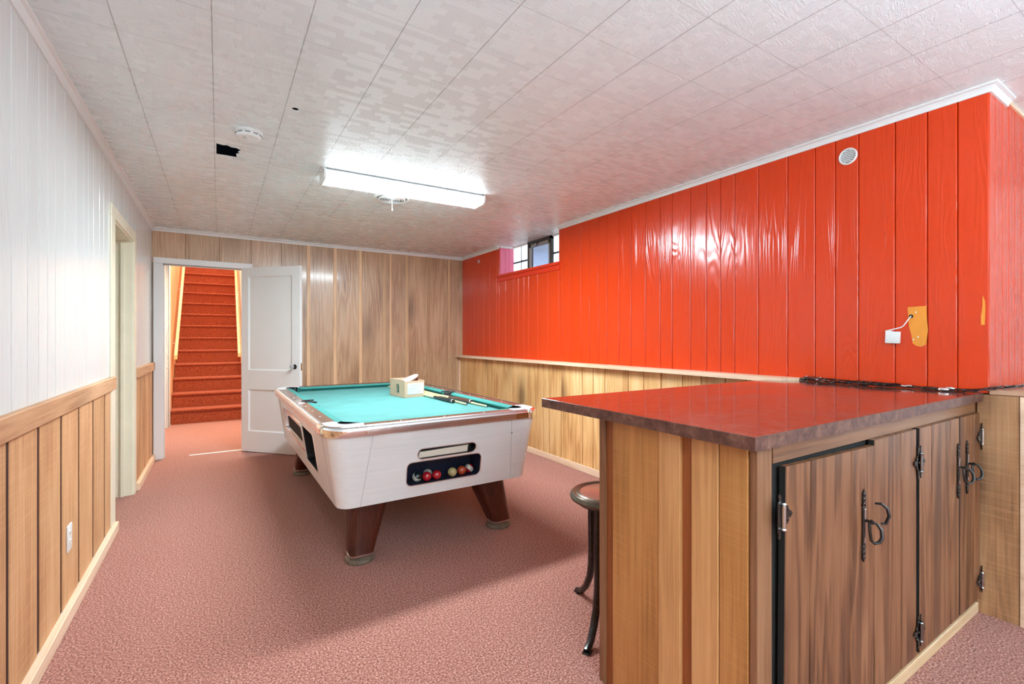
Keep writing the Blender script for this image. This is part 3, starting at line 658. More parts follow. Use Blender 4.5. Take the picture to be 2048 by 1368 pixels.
# outlet
t = thing('wall_outlet', 'white outlet cover on the tan boards of the left wall', 'outlet', (XL + .0062, 2.90, .355))
mb = MB(); mb.box(0, .006, -.038, .038, -.06, .06, .003, seg=2); c_ = obj('cover_plate', mb, 'plastic', t)
mb = MB()
for z in (-.02, .02): mb.box(.004, .008, -.016, .016, z - .013, z + .013, .003)
obj('socket', mb, 'ivory', t)

# ------------------------------------------------------------------ pool table
TC = (1.141, 3.77, 0); TR = R(.5)
pt = thing('pool_table', 'coin-operated pool table with white sides and turquoise cloth', 'pool table', TC, TR)
HW, HL, RC = .692, 1.225, .13
def rrect(hw, hl, r, z, seg=10, taper=None):
    pts = []
    for cx, cy, a0 in ((hw - r, hl - r, 0), (-hw + r, hl - r, 90), (-hw + r, -hl + r, 180), (hw - r, -hl + r, 270)):
        for k in range(seg + 1):
            a = R(a0 + 90 * k / seg); pts.append((cx + r * math.cos(a), cy + r * math.sin(a), z))
    return pts
ZT = .80      # top of rails
ZB = .762     # bed cloth
def loft(mb, loops, cap0=True, cap1=True, rnd=.5):
    bm = mb.bm; R_ = [[bm.verts.new(q) for q in lp] for lp in loops]; fs = []; n = len(loops[0])
    for a, b in zip(R_, R_[1:]):
        for i in range(n): fs.append(bm.faces.new((a[i], a[(i + 1) % n], b[(i + 1) % n], b[i])))
    if cap0: fs.append(bm.faces.new(R_[0][::-1]))
    if cap1: fs.append(bm.faces.new(R_[-1]))
    mb._new(fs, rnd)
# body shell: sloping sides; openings are cut out of the front and left faces by building them as framed panels
tb = .345; zt = .752
def wall_pt(side, u, z, off=0.0):
    """point on the sloping body: side 'F' (front, u = x) or 'L' (left, u = y)"""
    k = (z - tb) / (zt - tb)
    fy = -(HL - .075) + (.035 - .02) * 0 - (.055) * k      # front plane y from -1.15 at bottom to -1.205 at top
    lx = -(HW - .085) - .06 * k
    return (u, fy - off, z) if side == 'F' else (lx - off, u, z)
def body_loop(z, shrink=0.0):
    k = (z - tb) / (zt - tb); hw = HW - .085 + .06 * k - shrink; hl = HL - .075 + .055 * k - shrink
    return rrect(hw, hl, .075 + .015 * k, z)
class Face:
    """planar sloped face with rounded openings, triangulated"""
mb = MB()
bm = mb.bm
# shell quads except front and left flats
NZ = [tb, zt]; A, B = body_loop(tb), body_loop(zt); n = len(A)
va = [bm.verts.new(q) for q in A]; vb = [bm.verts.new(q) for q in B]
fs = []
skip = {}
for i in range(n):
    j = (i + 1) % n
    mid = (Vector(A[i]) + Vector(A[j])) / 2; ln = (Vector(A[i]) - Vector(A[j])).length
    if ln > .5 and mid.y < -1: skip['F'] = (i, j); continue
    if ln > .5 and mid.x < -.4: skip['L'] = (i, j); continue
    fs.append(bm.faces.new((va[i], va[j], vb[j], vb[i])))
fs.append(bm.faces.new(va[::-1])); mb._new(fs, .5)
def rr2(u0, u1, z0, z1, r, seg=6):
    pts = []
    for cu, cz, a0 in ((u1 - r, z1 - r, 0), (u0 + r, z1 - r, 90), (u0 + r, z0 + r, 180), (u1 - r, z0 + r, 270)):
        for k in range(seg + 1):
            a = R(a0 + 90 * k / seg); pts.append((cu + r * math.cos(a), cz + r * math.sin(a)))
    return pts
holesF = {'slot': rr2(-.176, .203, .567, .627, .030), 'return': rr2(-.238, .243, .415, .553, .032)}
holesL = {'coin': rr2(-.19, .80, .49, .665, .012), 'ball': rr2(-.66, -.25, .43, .672, .035)}
def face_on(a, b, c2, d, plane_uv, holes):
    """triangle-fill quad a-b-c-d with holes on a plane"""
    vs = [a, b, c2, d]; es = []
    for p_, q_ in zip(vs, vs[1:] + vs[:1]):
        e = bm.edges.get((p_, q_)) or bm.edges.new((p_, q_)); es.append(e)
    for h in holes:
        hv = [bm.verts.new(plane_uv(u, z)) for u, z in h]
        es += [bm.edges.new((hv[i], hv[(i + 1) % len(hv)])) for i in range(len(hv))]
    r = bmesh.ops.triangle_fill(bm, use_beauty=True, use_dissolve=False, edges=es)
    mb._new([f for f in r['geom'] if isinstance(f, bmesh.types.BMFace)], .5)
i, j = skip['F']; face_on(va[i], va[j], vb[j], vb[i], lambda u, z: wall_pt('F', u, z), list(holesF.values()))
i, j = skip['L']; face_on(va[i], va[j], vb[j], vb[i], lambda u, z: wall_pt('L', u, z), list(holesL.values()))
body = obj('cabinet', mb, 'body', pt, angle=25); body['label'] = 'white sloping sides'
# recess liners and rims
def liner(side, h, depth, mat_, rim=True, rimmat='alu'):
    mb = MB(); cu = sum(u for u, z in h) / len(h); cz = sum(z for u, z in h) / len(h)
    outer = [wall_pt(side, u, z, 0) for u, z in h]; inner = [wall_pt(side, u, z, -depth) for u, z in h]
    vo_ = [mb.bm.verts.new(q) for q in outer]; vi_ = [mb.bm.verts.new(q) for q in inner]
    fs = [mb.bm.faces.new((vo_[i], vo_[(i + 1) % len(h)], vi_[(i + 1) % len(h)], vi_[i])) for i in range(len(h))]; fs.append(mb.bm.faces.new(vi_)); mb._new(fs, .5)
    o = obj('ball_return' if side == 'F' else 'side_recess', mb, mat_, body)
    if rim:
        mb = MB(); mb.tube([wall_pt(side, cu + (u - cu) * 1.004, cz + (z - cz) * 1.01, .0005) for u, z in h], .0032, 6, closed=True); obj('opening_rim', mb, rimmat, body)
    return o
liner('F', holesF['slot'], .06, 'black')
liner('F', holesF['return'], .13, 'navy')
liner('L', holesL['ball'], .06, 'black')
liner('L', holesL['coin'], .03, 'alu')
# bright bar inside the upper slot
mb = MB(); mb.poly_prism([wall_pt('F', -.168, .572, -.012), wall_pt('F', .152, .572, -.012), wall_pt('F', .152, .604, -.012), wall_pt('F', .160, .614, -.012), wall_pt('F', -.160, .606, -.012)], (0, .02, 0)); obj('slot_cover', mb, 'ivory', body, smooth=False)
# coin panel on the left side: steel plate with a black window
mb = MB(); q = [(-.185, .493), (.795, .493), (.795, .662), (-.185, .662)]
mb.poly_prism([wall_pt('L', u, z, -.022) for u, z in q], (-.004, 0, 0)); cp = obj('coin_panel', mb, 'alu', body, smooth=False)
mb = MB(); mb.poly_prism([wall_pt('L', u, z, -.016) for u, z in ((-.16, .512), (.66, .512), (.66, .605), (-.16, .605))], (-.004, 0, 0)); obj('coin_window', mb, 'dark', cp, smooth=False)
mb = MB(); mb.tube([wall_pt('L', u, z, .001) for u, z in rr2(-.20, .81, .482, .673, .012)], .005, 6, closed=True); obj('panel_frame', mb, 'chrome', cp)
# corner seams on the front and left faces (flared corner wedges)
mb = MB()
for x0, x1 in ((-.494, -.437), (.476, .455)):
    a_, b_ = Vector(wall_pt('F', x0, tb + .002, .0008)), Vector(wall_pt('F', x1, zt, .0008))
    mb.tube([a_, b_], .0012, 4); obj('corner_seam', mb, 'grey_plastic', body); mb = MB()
for y0, y1 in ((1.03, .99), (-1.02, -.98)):
    a_, b_ = Vector(wall_pt('L', y0, tb + .002, .0008)), Vector(wall_pt('L', y1, zt, .0008)); mb.tube([a_, b_], .0012, 4); obj('corner_seam', mb, 'grey_plastic', body); mb = MB()

mb = MB(); mb.lathe([(.004, 0), (.004, .002)], wall_pt('F', .462, .655, .002), 10, 'Y'); obj('screw', mb, 'iron', body)
# bottom plate closing under body (dark underside)
mb = MB(); loft(mb, [[(x, y, tb - .004) for x, y, z in body_loop(tb, .012)], [(x, y, tb + .002) for x, y, z in body_loop(tb, .012)]]); obj('underside', mb, 'black', body)

# metal side trim: straight aluminium rails and chrome corners with a rounded top edge
def trim_prof(z0=.748): return [(0, z0), (.010, z0 - .0), (.014, z0 + .012), (.016, .778), (.016, .785), (.010, .797), (0, .802)]
def trim_loop(hw, hl, r, z): return rrect(hw, hl, r, z)
def trim_piece(pred, name, material, quad=None):
    mb = MB(); prof = [(-.012, .746), (0, .746), (.002, .756), (.003, .778), (.001, .790), (-.006, .799), (-.014, .802), (-.024, .8025)]
    loops = [trim_loop(HW + o_, HL + o_, RC + o_, z) for o_, z in prof]
    n_ = len(loops[0]); bm_ = mb.bm
    fs = []
    for i in range(n_):
        j = (i + 1) % n_
        mid = (Vector(loops[0][i]) + Vector(loops[0][j])) / 2
        seglen = (Vector(loops[0][i]) - Vector(loops[0][j])).length
        # split long straight segments so the corner caps wrap a bit along them
        cuts = [0, 1]
        if seglen > .5: e_ = .085 / seglen; cuts = [0, e_, 1 - e_, 1]
        for c0, c1 in zip(cuts, cuts[1:]):
            is_straight = seglen > .5 and (c1 - c0) > .5
            if pred != is_straight: continue
            q_ = Vector(loops[0][i]).lerp(Vector(loops[0][j]), (c0 + c1) / 2)
            if quad and not quad(q_): continue
            a = [Vector(lp[i]).lerp(Vector(lp[j]), c0) for lp in loops]; b = [Vector(lp[i]).lerp(Vector(lp[j]), c1) for lp in loops]
            A_ = [bm_.verts.new(q) for q in a]; B_ = [bm_.verts.new(q) for q in b]
            for k in range(len(prof) - 1): fs.append(bm_.faces.new((A_[k], B_[k], B_[k + 1], A_[k + 1])))
            fs.append(bm_.faces.new(A_)); fs.append(bm_.faces.new(B_[::-1]))
    mb._new(fs, .5); bmesh.ops.remove_doubles(bm_, verts=bm_.verts, dist=1e-5)
    return obj(name, mb, material, pt, angle=40)
for q_f in (lambda q: q.x > .6, lambda q: q.x < -.6, lambda q: q.y > 1.15, lambda q: q.y < -1.15): trim_piece(True, 'side_trim', 'alu', q_f)
for sx in (-1, 1):
    for sy in (-1, 1): trim_piece(False, 'corner_cap', 'chrome', lambda q: q.x * sx > 0 and q.y * sy > 0)

# rails: laminate tops + cloth cushions, six runs between pockets
PW = .055                      # half gap at corner (along each rail), pockets
RI = .545                      # inner cushion nose x
RIY = 1.095                    # inner cushion nose y
def rail_run(x0, y0, x1, y1, nx, ny, wtop, mat_):
    """laminate strip from outer edge inward; n points to table centre"""
    pass
def lam(x0, x1, y0, y1, m_): 
    mb = MB(); mb.box(x0, x1, y0, y1, ZT - .034, ZT, .002, rnd=.4); return obj('rail', mb, m_, pt)
out_x, out_y = HW - .022, HL - .022; lam_x, lam_y = HW - .098, HL - .098
cr = .13
rails = []
rails.append(lam(-out_x, -lam_x, -HL + cr, -.0, 'rail_lam')); rails.append(lam(-out_x, -lam_x, .0, HL - cr, 'rail_lam'))
rails.append(lam(lam_x, out_x, -HL + cr, 0, 'rail_lam')); rails.append(lam(lam_x, out_x, 0, HL - cr, 'rail_lam'))
rails.append(lam(-HW + cr, HW - cr, -out_y, -lam_y, 'rail_lam_x')); rails.append(lam(-HW + cr, HW - cr, lam_y, out_y, 'rail_lam_x'))
# cloth cushions with mitred ends
def cushion(along, s, a, b):
    """along 'Y': cushion on side x = s*lam_x; along 'X': on side y = s*lam_y; nose pulled in from the ends"""
    mb = MB(); cut = .045
    if along == 'Y':
        o_, i_ = s * lam_x, s * (lam_x - .052)
        P = lambda d, t, z: (o_ + (i_ - o_) * d, t, z)
    else:
        o_, i_ = s * lam_y, s * (lam_y - .052)
        P = lambda d, t, z: (t, o_ + (i_ - o_) * d, z)
    prof = [(0, ZB - .01, 0), (.55, ZB - .002, .55), (.80, ZB + .012, .8), (1.0, ZB + .024, 1), (.96, ZT - .008, .96), (.8, ZT - .003, .8), (0, ZT - .0005, 0)]
    A_ = [mb.bm.verts.new(P(d, a + cut * e, z)) for d, z, e in prof]; B_ = [mb.bm.verts.new(P(d, b - cut * e, z)) for d, z, e in prof]
    n_ = len(prof); fs = [mb.bm.faces.new((A_[k], A_[(k + 1) % n_], B_[(k + 1) % n_], B_[k])) for k in range(n_)] + [mb.bm.faces.new(A_[::-1]), mb.bm.faces.new(B_)]
    mb._new(fs, .5); return obj('cushion', mb, 'felt_side', pt, angle=30)
cushion('Y', -1, -1.06, -.05); cushion('Y', -1, .05, 1.06); cushion('Y', 1, -1.06, -.05); cushion('Y', 1, .05, 1.06); cushion('X', -1, -.51, .51); cushion('X', 1, -.51, .51)
# bed with pocket holes
mb = MB(); hwB, hlB = lam_x - .001, lam_y - .001
pk = [(-.565, -1.115), (.565, -1.115), (-.565, 1.115), (.565, 1.115)]
def circ(cx, cy, r, n_=24): return [(cx + r * math.cos(2 * PI * k / n_), cy + r * math.sin(2 * PI * k / n_)) for k in range(n_)]
mb = slab_with_holes([(-hwB + .0, -hlB), (hwB, -hlB), (hwB, hlB), (-hwB, hlB)], [circ(-.527, -1.066, .047), circ(.527, -1.066, .047), circ(-.527, 1.066, .047), circ(.527, 1.066, .047), circ(-.540, 0, .047), circ(.540, 0, .047)], ZB - .02, .02)
obj('playing_bed', mb, 'felt', pt, smooth=False)['label'] = 'turquoise cloth playing surface'
# corner castings (white tops) with black pocket mouths
def corner_cast(sx, sy):
    # outer rounded corner; inner boundary curved around the pocket
    pts = []
    cx, cy = HW - RC, HL - RC; ro = RC - .022
    for k in range(13):
        a = R(90 * k / 12); pts.append((cx + ro * math.cos(a), cy + ro * math.sin(a)))
    pts.append((HW - cr - .075, HL - .022)); pts.append((HW - cr - .09, lam_y + .012))
    pts.append((HW - cr - .045, lam_y - .004))
    # pocket arc
    px, py = .542, 1.081; rp = .058
    for k in range(13):
        a = R(165 - 240 * k / 12); a2 = R(150 - (150 + 60) * k / 12)
        pts.append((px + rp * math.cos(a2), py + rp * math.sin(a2)))
    pts.append((lam_x - .004, HL - cr - .045)); pts.append((lam_x + .012, HL - cr - .09)); pts.append((HW - .022, HL - cr - .075))
    q = [(sx * x, sy * y, ZT - .03) for x, y in pts]
    mb = MB(); mb.poly_prism(q, (0, 0, .0325)); o = obj('corner_casting', mb, 'ivory_white', pt, angle=30); o['label'] = 'white corner casting'
    mb = MB(); mb.lathe([(.056, .70), (.058, ZT - .006), (.0575, ZT + .0035), (.052, ZT + .005), (.050, ZT - .004), (.048, .70), (.0, .698)], (sx * px, sy * py, 0), 28, cap=False)
    # keep only outer 210 degrees of the liner
    for v in [v for v in mb.bm.verts if ((v.co.x * sx - px) + (v.co.y * sy - py)) < -.030 and v.co.z > .72]: mb.bm.verts.remove(v)
    l = obj('pocket_liner', mb, 'rubber', pt)
M['ivory_white'] = plain('white casting', (.80, .79, .78), .2)
for sx in (-1, 1):
    for sy in (-1, 1): corner_cast(sx, sy)
for sx in (-1, 1):
    mb = MB(); pts = []
    for k in range(15):
        a = R(90 + 180 * k / 14); pts.append((sx * (.568 - .052 * math.cos(a)), .052 * math.sin(a) * 1.02, ZT + .001))
    pts = [(sx * .527, .075, ZT - .002)] + pts + [(sx * .527, -.075, ZT - .002)]
    mb.tube(pts, .0055, 6)
    mb.lathe([(.050, .70), (.052, ZT - .004), (.0, ZT - .0045)], (sx * .578, 0, 0), 24, cap=False); mb.lathe([(.047, ZB - .05), (.046, ZB + .0005), (0, ZB + .0006)], (sx * .540, 0, 0), 24, cap=False)
    obj('side_pocket', mb, 'rubber', pt)
    mb = MB(); mb.box(min(sx * .612, sx * .657), max(sx * .612, sx * .657), -.09, .09, ZT - .002, ZT + .0018, .001); obj('pocket_plate', mb, 'alu', pt)
# sights
for y in (-.78, -.52, -.27, .27, .52, .78):
    for sx in (-1, 1):
        mb = MB(); mb.lathe([(.0055, 0), (.0055, .0012)], (sx * .634, y, ZT), 12); obj('sight', mb, 'plastic', pt)
for x in (-.27, 0, .27):
    for sy in (-1, 1):
        mb = MB(); mb.lathe([(.0055, 0), (.0055, .0012)], (x, sy * (HL - .060), ZT), 12); obj('sight', mb, 'plastic', pt)
# slate/filler under the rails
mb = MB(); loft(mb, [rrect(HW - .03, HL - .03, RC - .02, .735), rrect(HW - .014, HL - .014, RC - .014, .755)]); obj('rail_frame', mb, 'black', pt)
# legs
for sx in (-1, 1):
    for sy in (-1, 1):
        top, bot = Vector((sx * .395, sy * .935, tb)), Vector((sx * .462, sy * 1.02, .045))
        mb = MB(); loops = []
        for k_, (c_, hw, hl) in enumerate(((top + Vector((0, 0, .02)), .116, .100), (top, .114, .098), (bot, .068, .064))):
            loops.append([(c_.x + x, c_.y + y, c_.z) for x, y, z in rrect(hw, hl, min(hw, hl) * .55, 0, 6)])
        loft(mb, loops); lg = obj('leg', mb, 'walnut', pt, angle=40)
        mb = MB(); loft(mb, [[(bot.x + x, bot.y + y, z) for x, y, z in rrect(.0705, .0665, .038, zz, 6)] for zz in (.040, .050)]); obj('leg_band', mb, 'chrome', lg)
        mb = MB(); mb.lathe([(.080, 0), (.083, .008), (.080, .022), (.060, .034), (.040, .042)], (bot.x, bot.y, 0), 28); obj('foot', mb, 'foot', lg)

# balls in the return
fy = 0
def ball(x, dy, mat_, label, stripe=None, rz=0):
    c, s = math.cos(TR), math.sin(TR); z = .415 + .0288; k = (z - tb) / (zt - tb)
    y = -(HL - .075) - .055 * k + dy
    mb = MB(); bmesh.ops.create_uvsphere(mb.bm, u_segments=32, v_segments=20, radius=.0286)
    o = obj('pool_ball', mb, mat_, None, loc=(TC[0] + c * x - s * y, TC[1] + s * x + c * y, z), rot=(R(40), R(25), rz), angle=180)
    tag(o, label, 'ball', 'pool balls in the return tray')
    if stripe:
        mb = MB(); a = [(.02885 * math.cos(t_), .02885 * math.sin(t_)) for t_ in [R(d) for d in range(-26, 27, 4)]]
        mb.lathe([(r_, h_) for r_, h_ in a], seg=32, cap=False); obj('stripe', mb, stripe, o, angle=180)
    return o
ball(-.096, .040, 'ball_red', 'red pool ball leftmost of the two plain red ones')
ball(-.034, .038, 'ball_red', 'red pool ball just right of the other plain red one')
ball(.072, .042, 'ball_cream', 'cream pool ball alone in the middle of the tray')
ball(.138, .046, 'ball_orange', 'orange-red pool ball between cream and rightmost ball')
ball(.200, .064, 'ball_red', 'small-looking red and white striped pool ball at right end', stripe='ball_white', rz=1.2)
ball(-.150, .062, 'ball_black', 'dark pool ball with white stripe at left of the tray', stripe='ball_white')
ball(-.070, .092, 'ball_white', 'pale pool ball behind the two red ones')

# cardboard box with label
bxT = thing('cardboard_box', 'small open cardboard box with white label on the pool table', 'box', (1.334, 3.85, ZB), R(7))
BW, BD, BH, bt = .188, .285, .150, .003
mb = MB(); mb.box(0, BW, 0, BD, 0, bt); mb.box(0, BW, 0, bt, 0, BH - .008); mb.box(0, BW, BD - bt, BD, 0, BH); mb.box(0, bt, 0, BD, 0, BH); mb.box(BW - bt, BW, 0, BD, 0, BH - .004)
obj('carton', mb, 'card', bxT, smooth=False)
mb = MB(); mb.box(.028, .182, -.0012, 0, .028, .122); lb = obj('paper_label', mb, 'label', bxT, smooth=False)
mb = MB()
for z, x0, x1 in ((.112, .045, .055), (.106, .060, .170), (.101, .060, .150), (.083, .040, .120), (.075, .040, .130), (.058, .040, .10), (.050, .040, .09), (.042, .040, .07)): mb.box(x0, x1, -.0018, -.0010, z - .0008, z + .0008)
for x, z in ((.130, .048), (.168, .050)):
    for k in range(4): mb.box(x + k * .0035, x + k * .0035 + .0016, -.0018, -.001, z - .007, z + .009)
obj('print', mb, 'ink', lb, smooth=False)
mb = MB(); F_ = [( -.0006, y, z) for y, z in ((.085, .045), (.150, .045), (.150, .105), (.085, .105))]
mb.poly_prism([(-.001, y, z) for y, z in ((.100, .036), (.145, .040), (.150, .112), (.105, .108))], (.0008, 0, 0)); st_ = obj('side_mark', mb, 'ink_dark', bxT, smooth=False)
mb = MB()
for z in (.052, .066, .080, .094): mb.box(-.0016, -.0008, .112 + (z * 3 % .01), .140, z, z + .006)
obj('mark_gaps', mb, 'card', st_, smooth=False)
# oval brush leaning out of the box
br_ = thing('table_brush', 'oval pale-topped brush with dark red underside leaning out of the box', 'brush', (1.425, 3.99, ZB + .125), rot=(R(8), R(-24), R(4)))
def oval(a, b, z, n_=28): return [(a * math.cos(2 * PI * k / n_), b * math.sin(2 * PI * k / n_), z) for k in range(n_)]
mb = MB(); loft(mb, [oval(.094, .040, .010), oval(.098, .043, .016), oval(.098, .043, .024), oval(.090, .036, .030)]); obj('handle', mb, 'ivory', br_)
mb = MB(); loft(mb, [oval(.086, .036, -.020), oval(.092, .040, .0095)]); obj('bristles', mb, 'brush_red', br_)

# cues
def cue(label, p0, p1, butt, shaft, kind, z=ZB + .0165, L=1.40, tip_at_p0=False):
    """p0 = near end, p1 = direction point (world xy)"""
    a = Vector((p0[0], p0[1], z)); b = Vector((p1[0], p1[1], z)); d = (b - a).normalized()
    rz = math.atan2(d.y, d.x)
    t = thing('pool_cue', label, 'cue', a, rot=(0, 0, rz), group='pool cues lying on the table')
    if tip_at_p0:
        mb = MB(); mb.lathe([(.0060, .018), (.0068, .03), (.012, L)], (0, 0, 0), 14, 'X'); obj('shaft', mb, shaft, t)
        mb = MB(); mb.lathe([(.0062, .004), (.0064, .018)], (0, 0, 0), 14, 'X'); obj('ferrule', mb, 'ivory', t)
        mb = MB(); mb.lathe([(.0050, 0), (.0062, .004)], (0, 0, 0), 14, 'X'); obj('tip', mb, 'ball_black', t)
    else:
        gl_ = .34
        mb = MB(); mb.lathe([(.0105, gl_), (.0066, L)], (0, 0, 0), 16, 'X'); obj('shaft', mb, shaft, t)
        mb = MB(); mb.lathe([(.0150, .018), (.0158, .022), (.0150, .20), (.0107, gl_)], (0, 0, 0), 18, 'X'); obj('butt', mb, butt, t)
        mb = MB(); mb.lathe([(.0155, .008), (.0155, .018)], (0, 0, 0), 18, 'X'); obj('butt_ring', mb, 'ivory', t)
        mb = MB(); mb.lathe([(.010, 0), (.0140, .002), (.0150, .008)], (0, 0, 0), 18, 'X'); obj('bumper', mb, 'rubber', t)
    return t
def tw(x, y): c, s = math.cos(TR), math.sin(TR); return (TC[0] + c * x - s * y, TC[1] + s * x + c * y)
cue('cue with dark grip nearest the middle of the table', tw(.405, -.44), tw(.375, .20), 'black', 'cue_maple', 'b')
cue('plain pale cue with black tip between two dark grips', tw(.440, -.60), tw(.425, .20), 'cue_maple', 'cue_maple', 't', z=ZB + .011, L=1.2, tip_at_p0=True)
cue('cue with brown pointed butt resting on others', tw(.510, -.545), tw(.438, .20), 'cue_brown', 'cue_maple', 'b', z=ZB + .019)
cue('pale cue whose tip ends nearest the corner pocket', tw(.515, -.78), tw(.478, .2), 'cue_maple', 'cue_maple', 't', z=ZB + .011, L=1.4, tip_at_p0=True)
cue('yellow cue showing between the dark gripped cues', tw(.425, -.36), tw(.408, .3), 'cue_yellow', 'cue_yellow', 't', z=ZB + .010, L=1.0, tip_at_p0=True)
cue('pinkish cue lying closest to the far cushion', tw(.500, -.10), tw(.500, .9), 'cue_pink', 'cue_pink', 't', z=ZB + .010, L=1.0, tip_at_p0=True)

# ------------------------------------------------------------------ bar: cabinet, counter
BX0, BX1, BY0, BY1, BZ = 1.205, 2.987, .708, 1.300, .980
bar = thing('bar_cabinet', 'wooden bar cabinet with four plank doors under the counter', 'cabinet', (BX0, BY0, 0))
# local coords: x right from left end, y back from front face
LW, LD = BX1 - BX0, BY1 - BY0
mb = MB(); mb.box(.012, LW, .018, LD, .0, BZ); obj('carcass', mb, 'bar_dark', bar, smooth=False)
mb = MB()  # end panel boards (left end faces -x): y positions from front: 0 = front corner
def eb(y0, y1, t, m_list): m_list.append((y0, y1, t))
boards = [(.000, .022, .010), (.022, .108, .014), (.238, .322, .014)]
mb = MB(); mb.board((.012, 0, 0), (0, 1, 0), (-1, 0, 0), .022, .106, 0, BZ, .016, .002); mb.board((.012, 0, 0), (0, 1, 0), (-1, 0, 0), .322, .530, 0, BZ, .016, .002)
obj('end_board', mb, 'bar_board', bar)['label'] = 'wide mid-brown cedar boards'
mb = MB(); mb.board((.012, 0, 0), (0, 1, 0), (-1, 0, 0), .108, .196, 0, BZ, .020, .002); mb.board((.012, 0, 0), (0, 1, 0), (-1, 0, 0), .236, .320, 0, BZ, .020, .002)
obj('light_batten', mb, 'bar_light', bar)['label'] = 'light honey coloured battens'
mb = MB(); mb.board((.012, 0, 0), (0, 1, 0), (-1, 0, 0), .0, .596, 0, BZ, .008, .001)
obj('end_panel', mb, 'bar_dark', bar)['label'] = 'dark reddish backing panel'
mb = MB(); mb.box(-.004, .012, .568, .600, 0, BZ, .002); obj('edge_strip', mb, 'frame_wood_z', bar)
# face frame (front faces -y)
mb = MB(); mb.box(.0, .070, -.002, .018, 0, BZ, .001); obj('stile', mb, 'frame_wood_z', bar)
mb = MB(); mb.box(.078, LW, -.001, .018, .925, BZ, .001); mb.box(.0, LW, -.001, .018, .0, .115, .001); obj('frame_rail', mb, 'frame_wood', bar)
mb = MB(); mb.box(.0, LW, -.012, -.001, 0, .045, .002); obj('toe_strip', mb, wood('toe strip pine', srgb(200, 158, 112), srgb(228, 194, 152), srgb(240, 212, 176), axis='X', rings=4, ring_amt=.3), bar)['label'] = 'pale wooden strip along the floor'
mb = MB(); mb.box(.07, LW, .010, .016, .1, .94); obj('interior', mb, 'dark', bar, smooth=False)
# doors: list of boards x-ranges (world X - BX0), name
def hinge_mesh(side):
    mb = MB(); mb.lathe([(.0065, -.030), (.0065, .030)], (0, -.008, 0), 12)
    for z in (-.034, .034): mb.lathe([(.0055, -.004), (.008, 0), (.0055, .004)], (0, -.008, z), 10)
    return mb
def leaf_mesh(sgn):
    """ornate butterfly leaf of a hinge spreading to sgn*x"""
    pts = [(0, -.030), (.010, -.030), (.014, -.020), (.026, -.026), (.034, -.016), (.030, -.008), (.042, -.010), (.054, 0), (.042, .010), (.030, .008), (.034, .016), (.026, .026), (.014, .020), (.010, .030), (0, .030)]
    mb = MB(); mb.poly_prism([(sgn * x, 0, z) for x, z in pts], (0, -.003, 0))
    for x, z in ((.012, 0), (.028, -.014), (.028, .014), (.040, 0)): mb.lathe([(.004, 0), (.003, .0025), (0, .003)], (0, 0, 0), 10, mat4=Matrix.Translation((sgn * x, -.003, z)) @ Matrix.Rotation(R(90), 4, 'X'))
    return mb
def strap_mesh(sgn):
    pts = [(0, -.055), (.006, -.062), (.012, -.055), (.009, -.045), (.014, -.038), (.014, .038), (.009, .045), (.012, .055), (.006, .062), (0, .055)]
    mb = MB(); mb.poly_prism([(sgn * x, 0, z) for x, z in pts], (0, -.003, 0)); return mb
def add_hinge(parent, x, z, leaf, sw=1):
    h = obj('hinge', hinge_mesh(0), 'chrome_dark', parent, loc=(x, -.004, z))
    obj('hinge_leaf', leaf_mesh(leaf), 'iron', h, loc=(0, -.002, 0)); obj('hinge_strap', strap_mesh(-leaf), 'iron', h, loc=(-leaf * .006, -.002, 0))
    return h
M['chrome_dark'] = plain('worn steel', (.55, .55, .56), .25, 1)
def add_handle(parent, x, z, plate=True, s=1.0, swing=0):
    """ornate pull: long back plate with finials, hanging bail"""
    h = None
    if plate:
        mb = MB(); mb.box(-.010, .010, -.005, 0, -.062, .062, .002)
        for sg in (-1, 1):
            pts = [(-.010, .062), (-.013, .070), (-.006, .076), (-.012, .086), (-.007, .096), (-.009, .104), (0, .118), (.009, .104), (.007, .096), (.012, .086), (.006, .076), (.013, .070), (.010, .062)]
            mb.poly_prism([(px, 0, sg * pz) for px, pz in pts], (0, -.004, 0))
            for pz in (.070, .086, .102): mb.lathe([(.006, 0), (.004, .003), (0, .004)], mat4=Matrix.Translation((0, -.004, sg * pz)) @ Matrix.Rotation(R(90), 4, 'X'), seg=10)
        h = obj('handle', mb, 'iron', parent, loc=(x, -.005, z))
        mb = MB(); mb.box(-.0045, .0045, -.008, -.004, -.056, .056, .0015); obj('plate_ridge', mb, 'chrome_dark', h)
        mb = MB(); mb.tube([(0, -.004, .018), (0, -.020, .018)], .005, 8); mb.lathe([(0, -.009), (.007, -.005), (.007, .005), (0, .009)], (0, -.024, .018), 12); obj('pivot', mb, 'iron', h)
    P = h if h else parent; ox, oz = (0, 0) if h else (x, z)
    y_ = 0 if h else -.005
    pts = [(-.002, -.022, .020), (.010, -.034, .014), (.014, -.045, -.004), (.012, -.048, -.026), (.004, -.044, -.040), (-.004, -.034, -.046), (-.009, -.026, -.038), (-.008, -.022, -.010), (-.006, -.020, .010)]
    if h:
        mb = MB(); mb.tube(pts, [.0042, .0046, .0052, .0056, .0056, .0052, .0048, .0044, .0042], 8, closed=True); obj('bail', mb, 'iron', P)
    return h
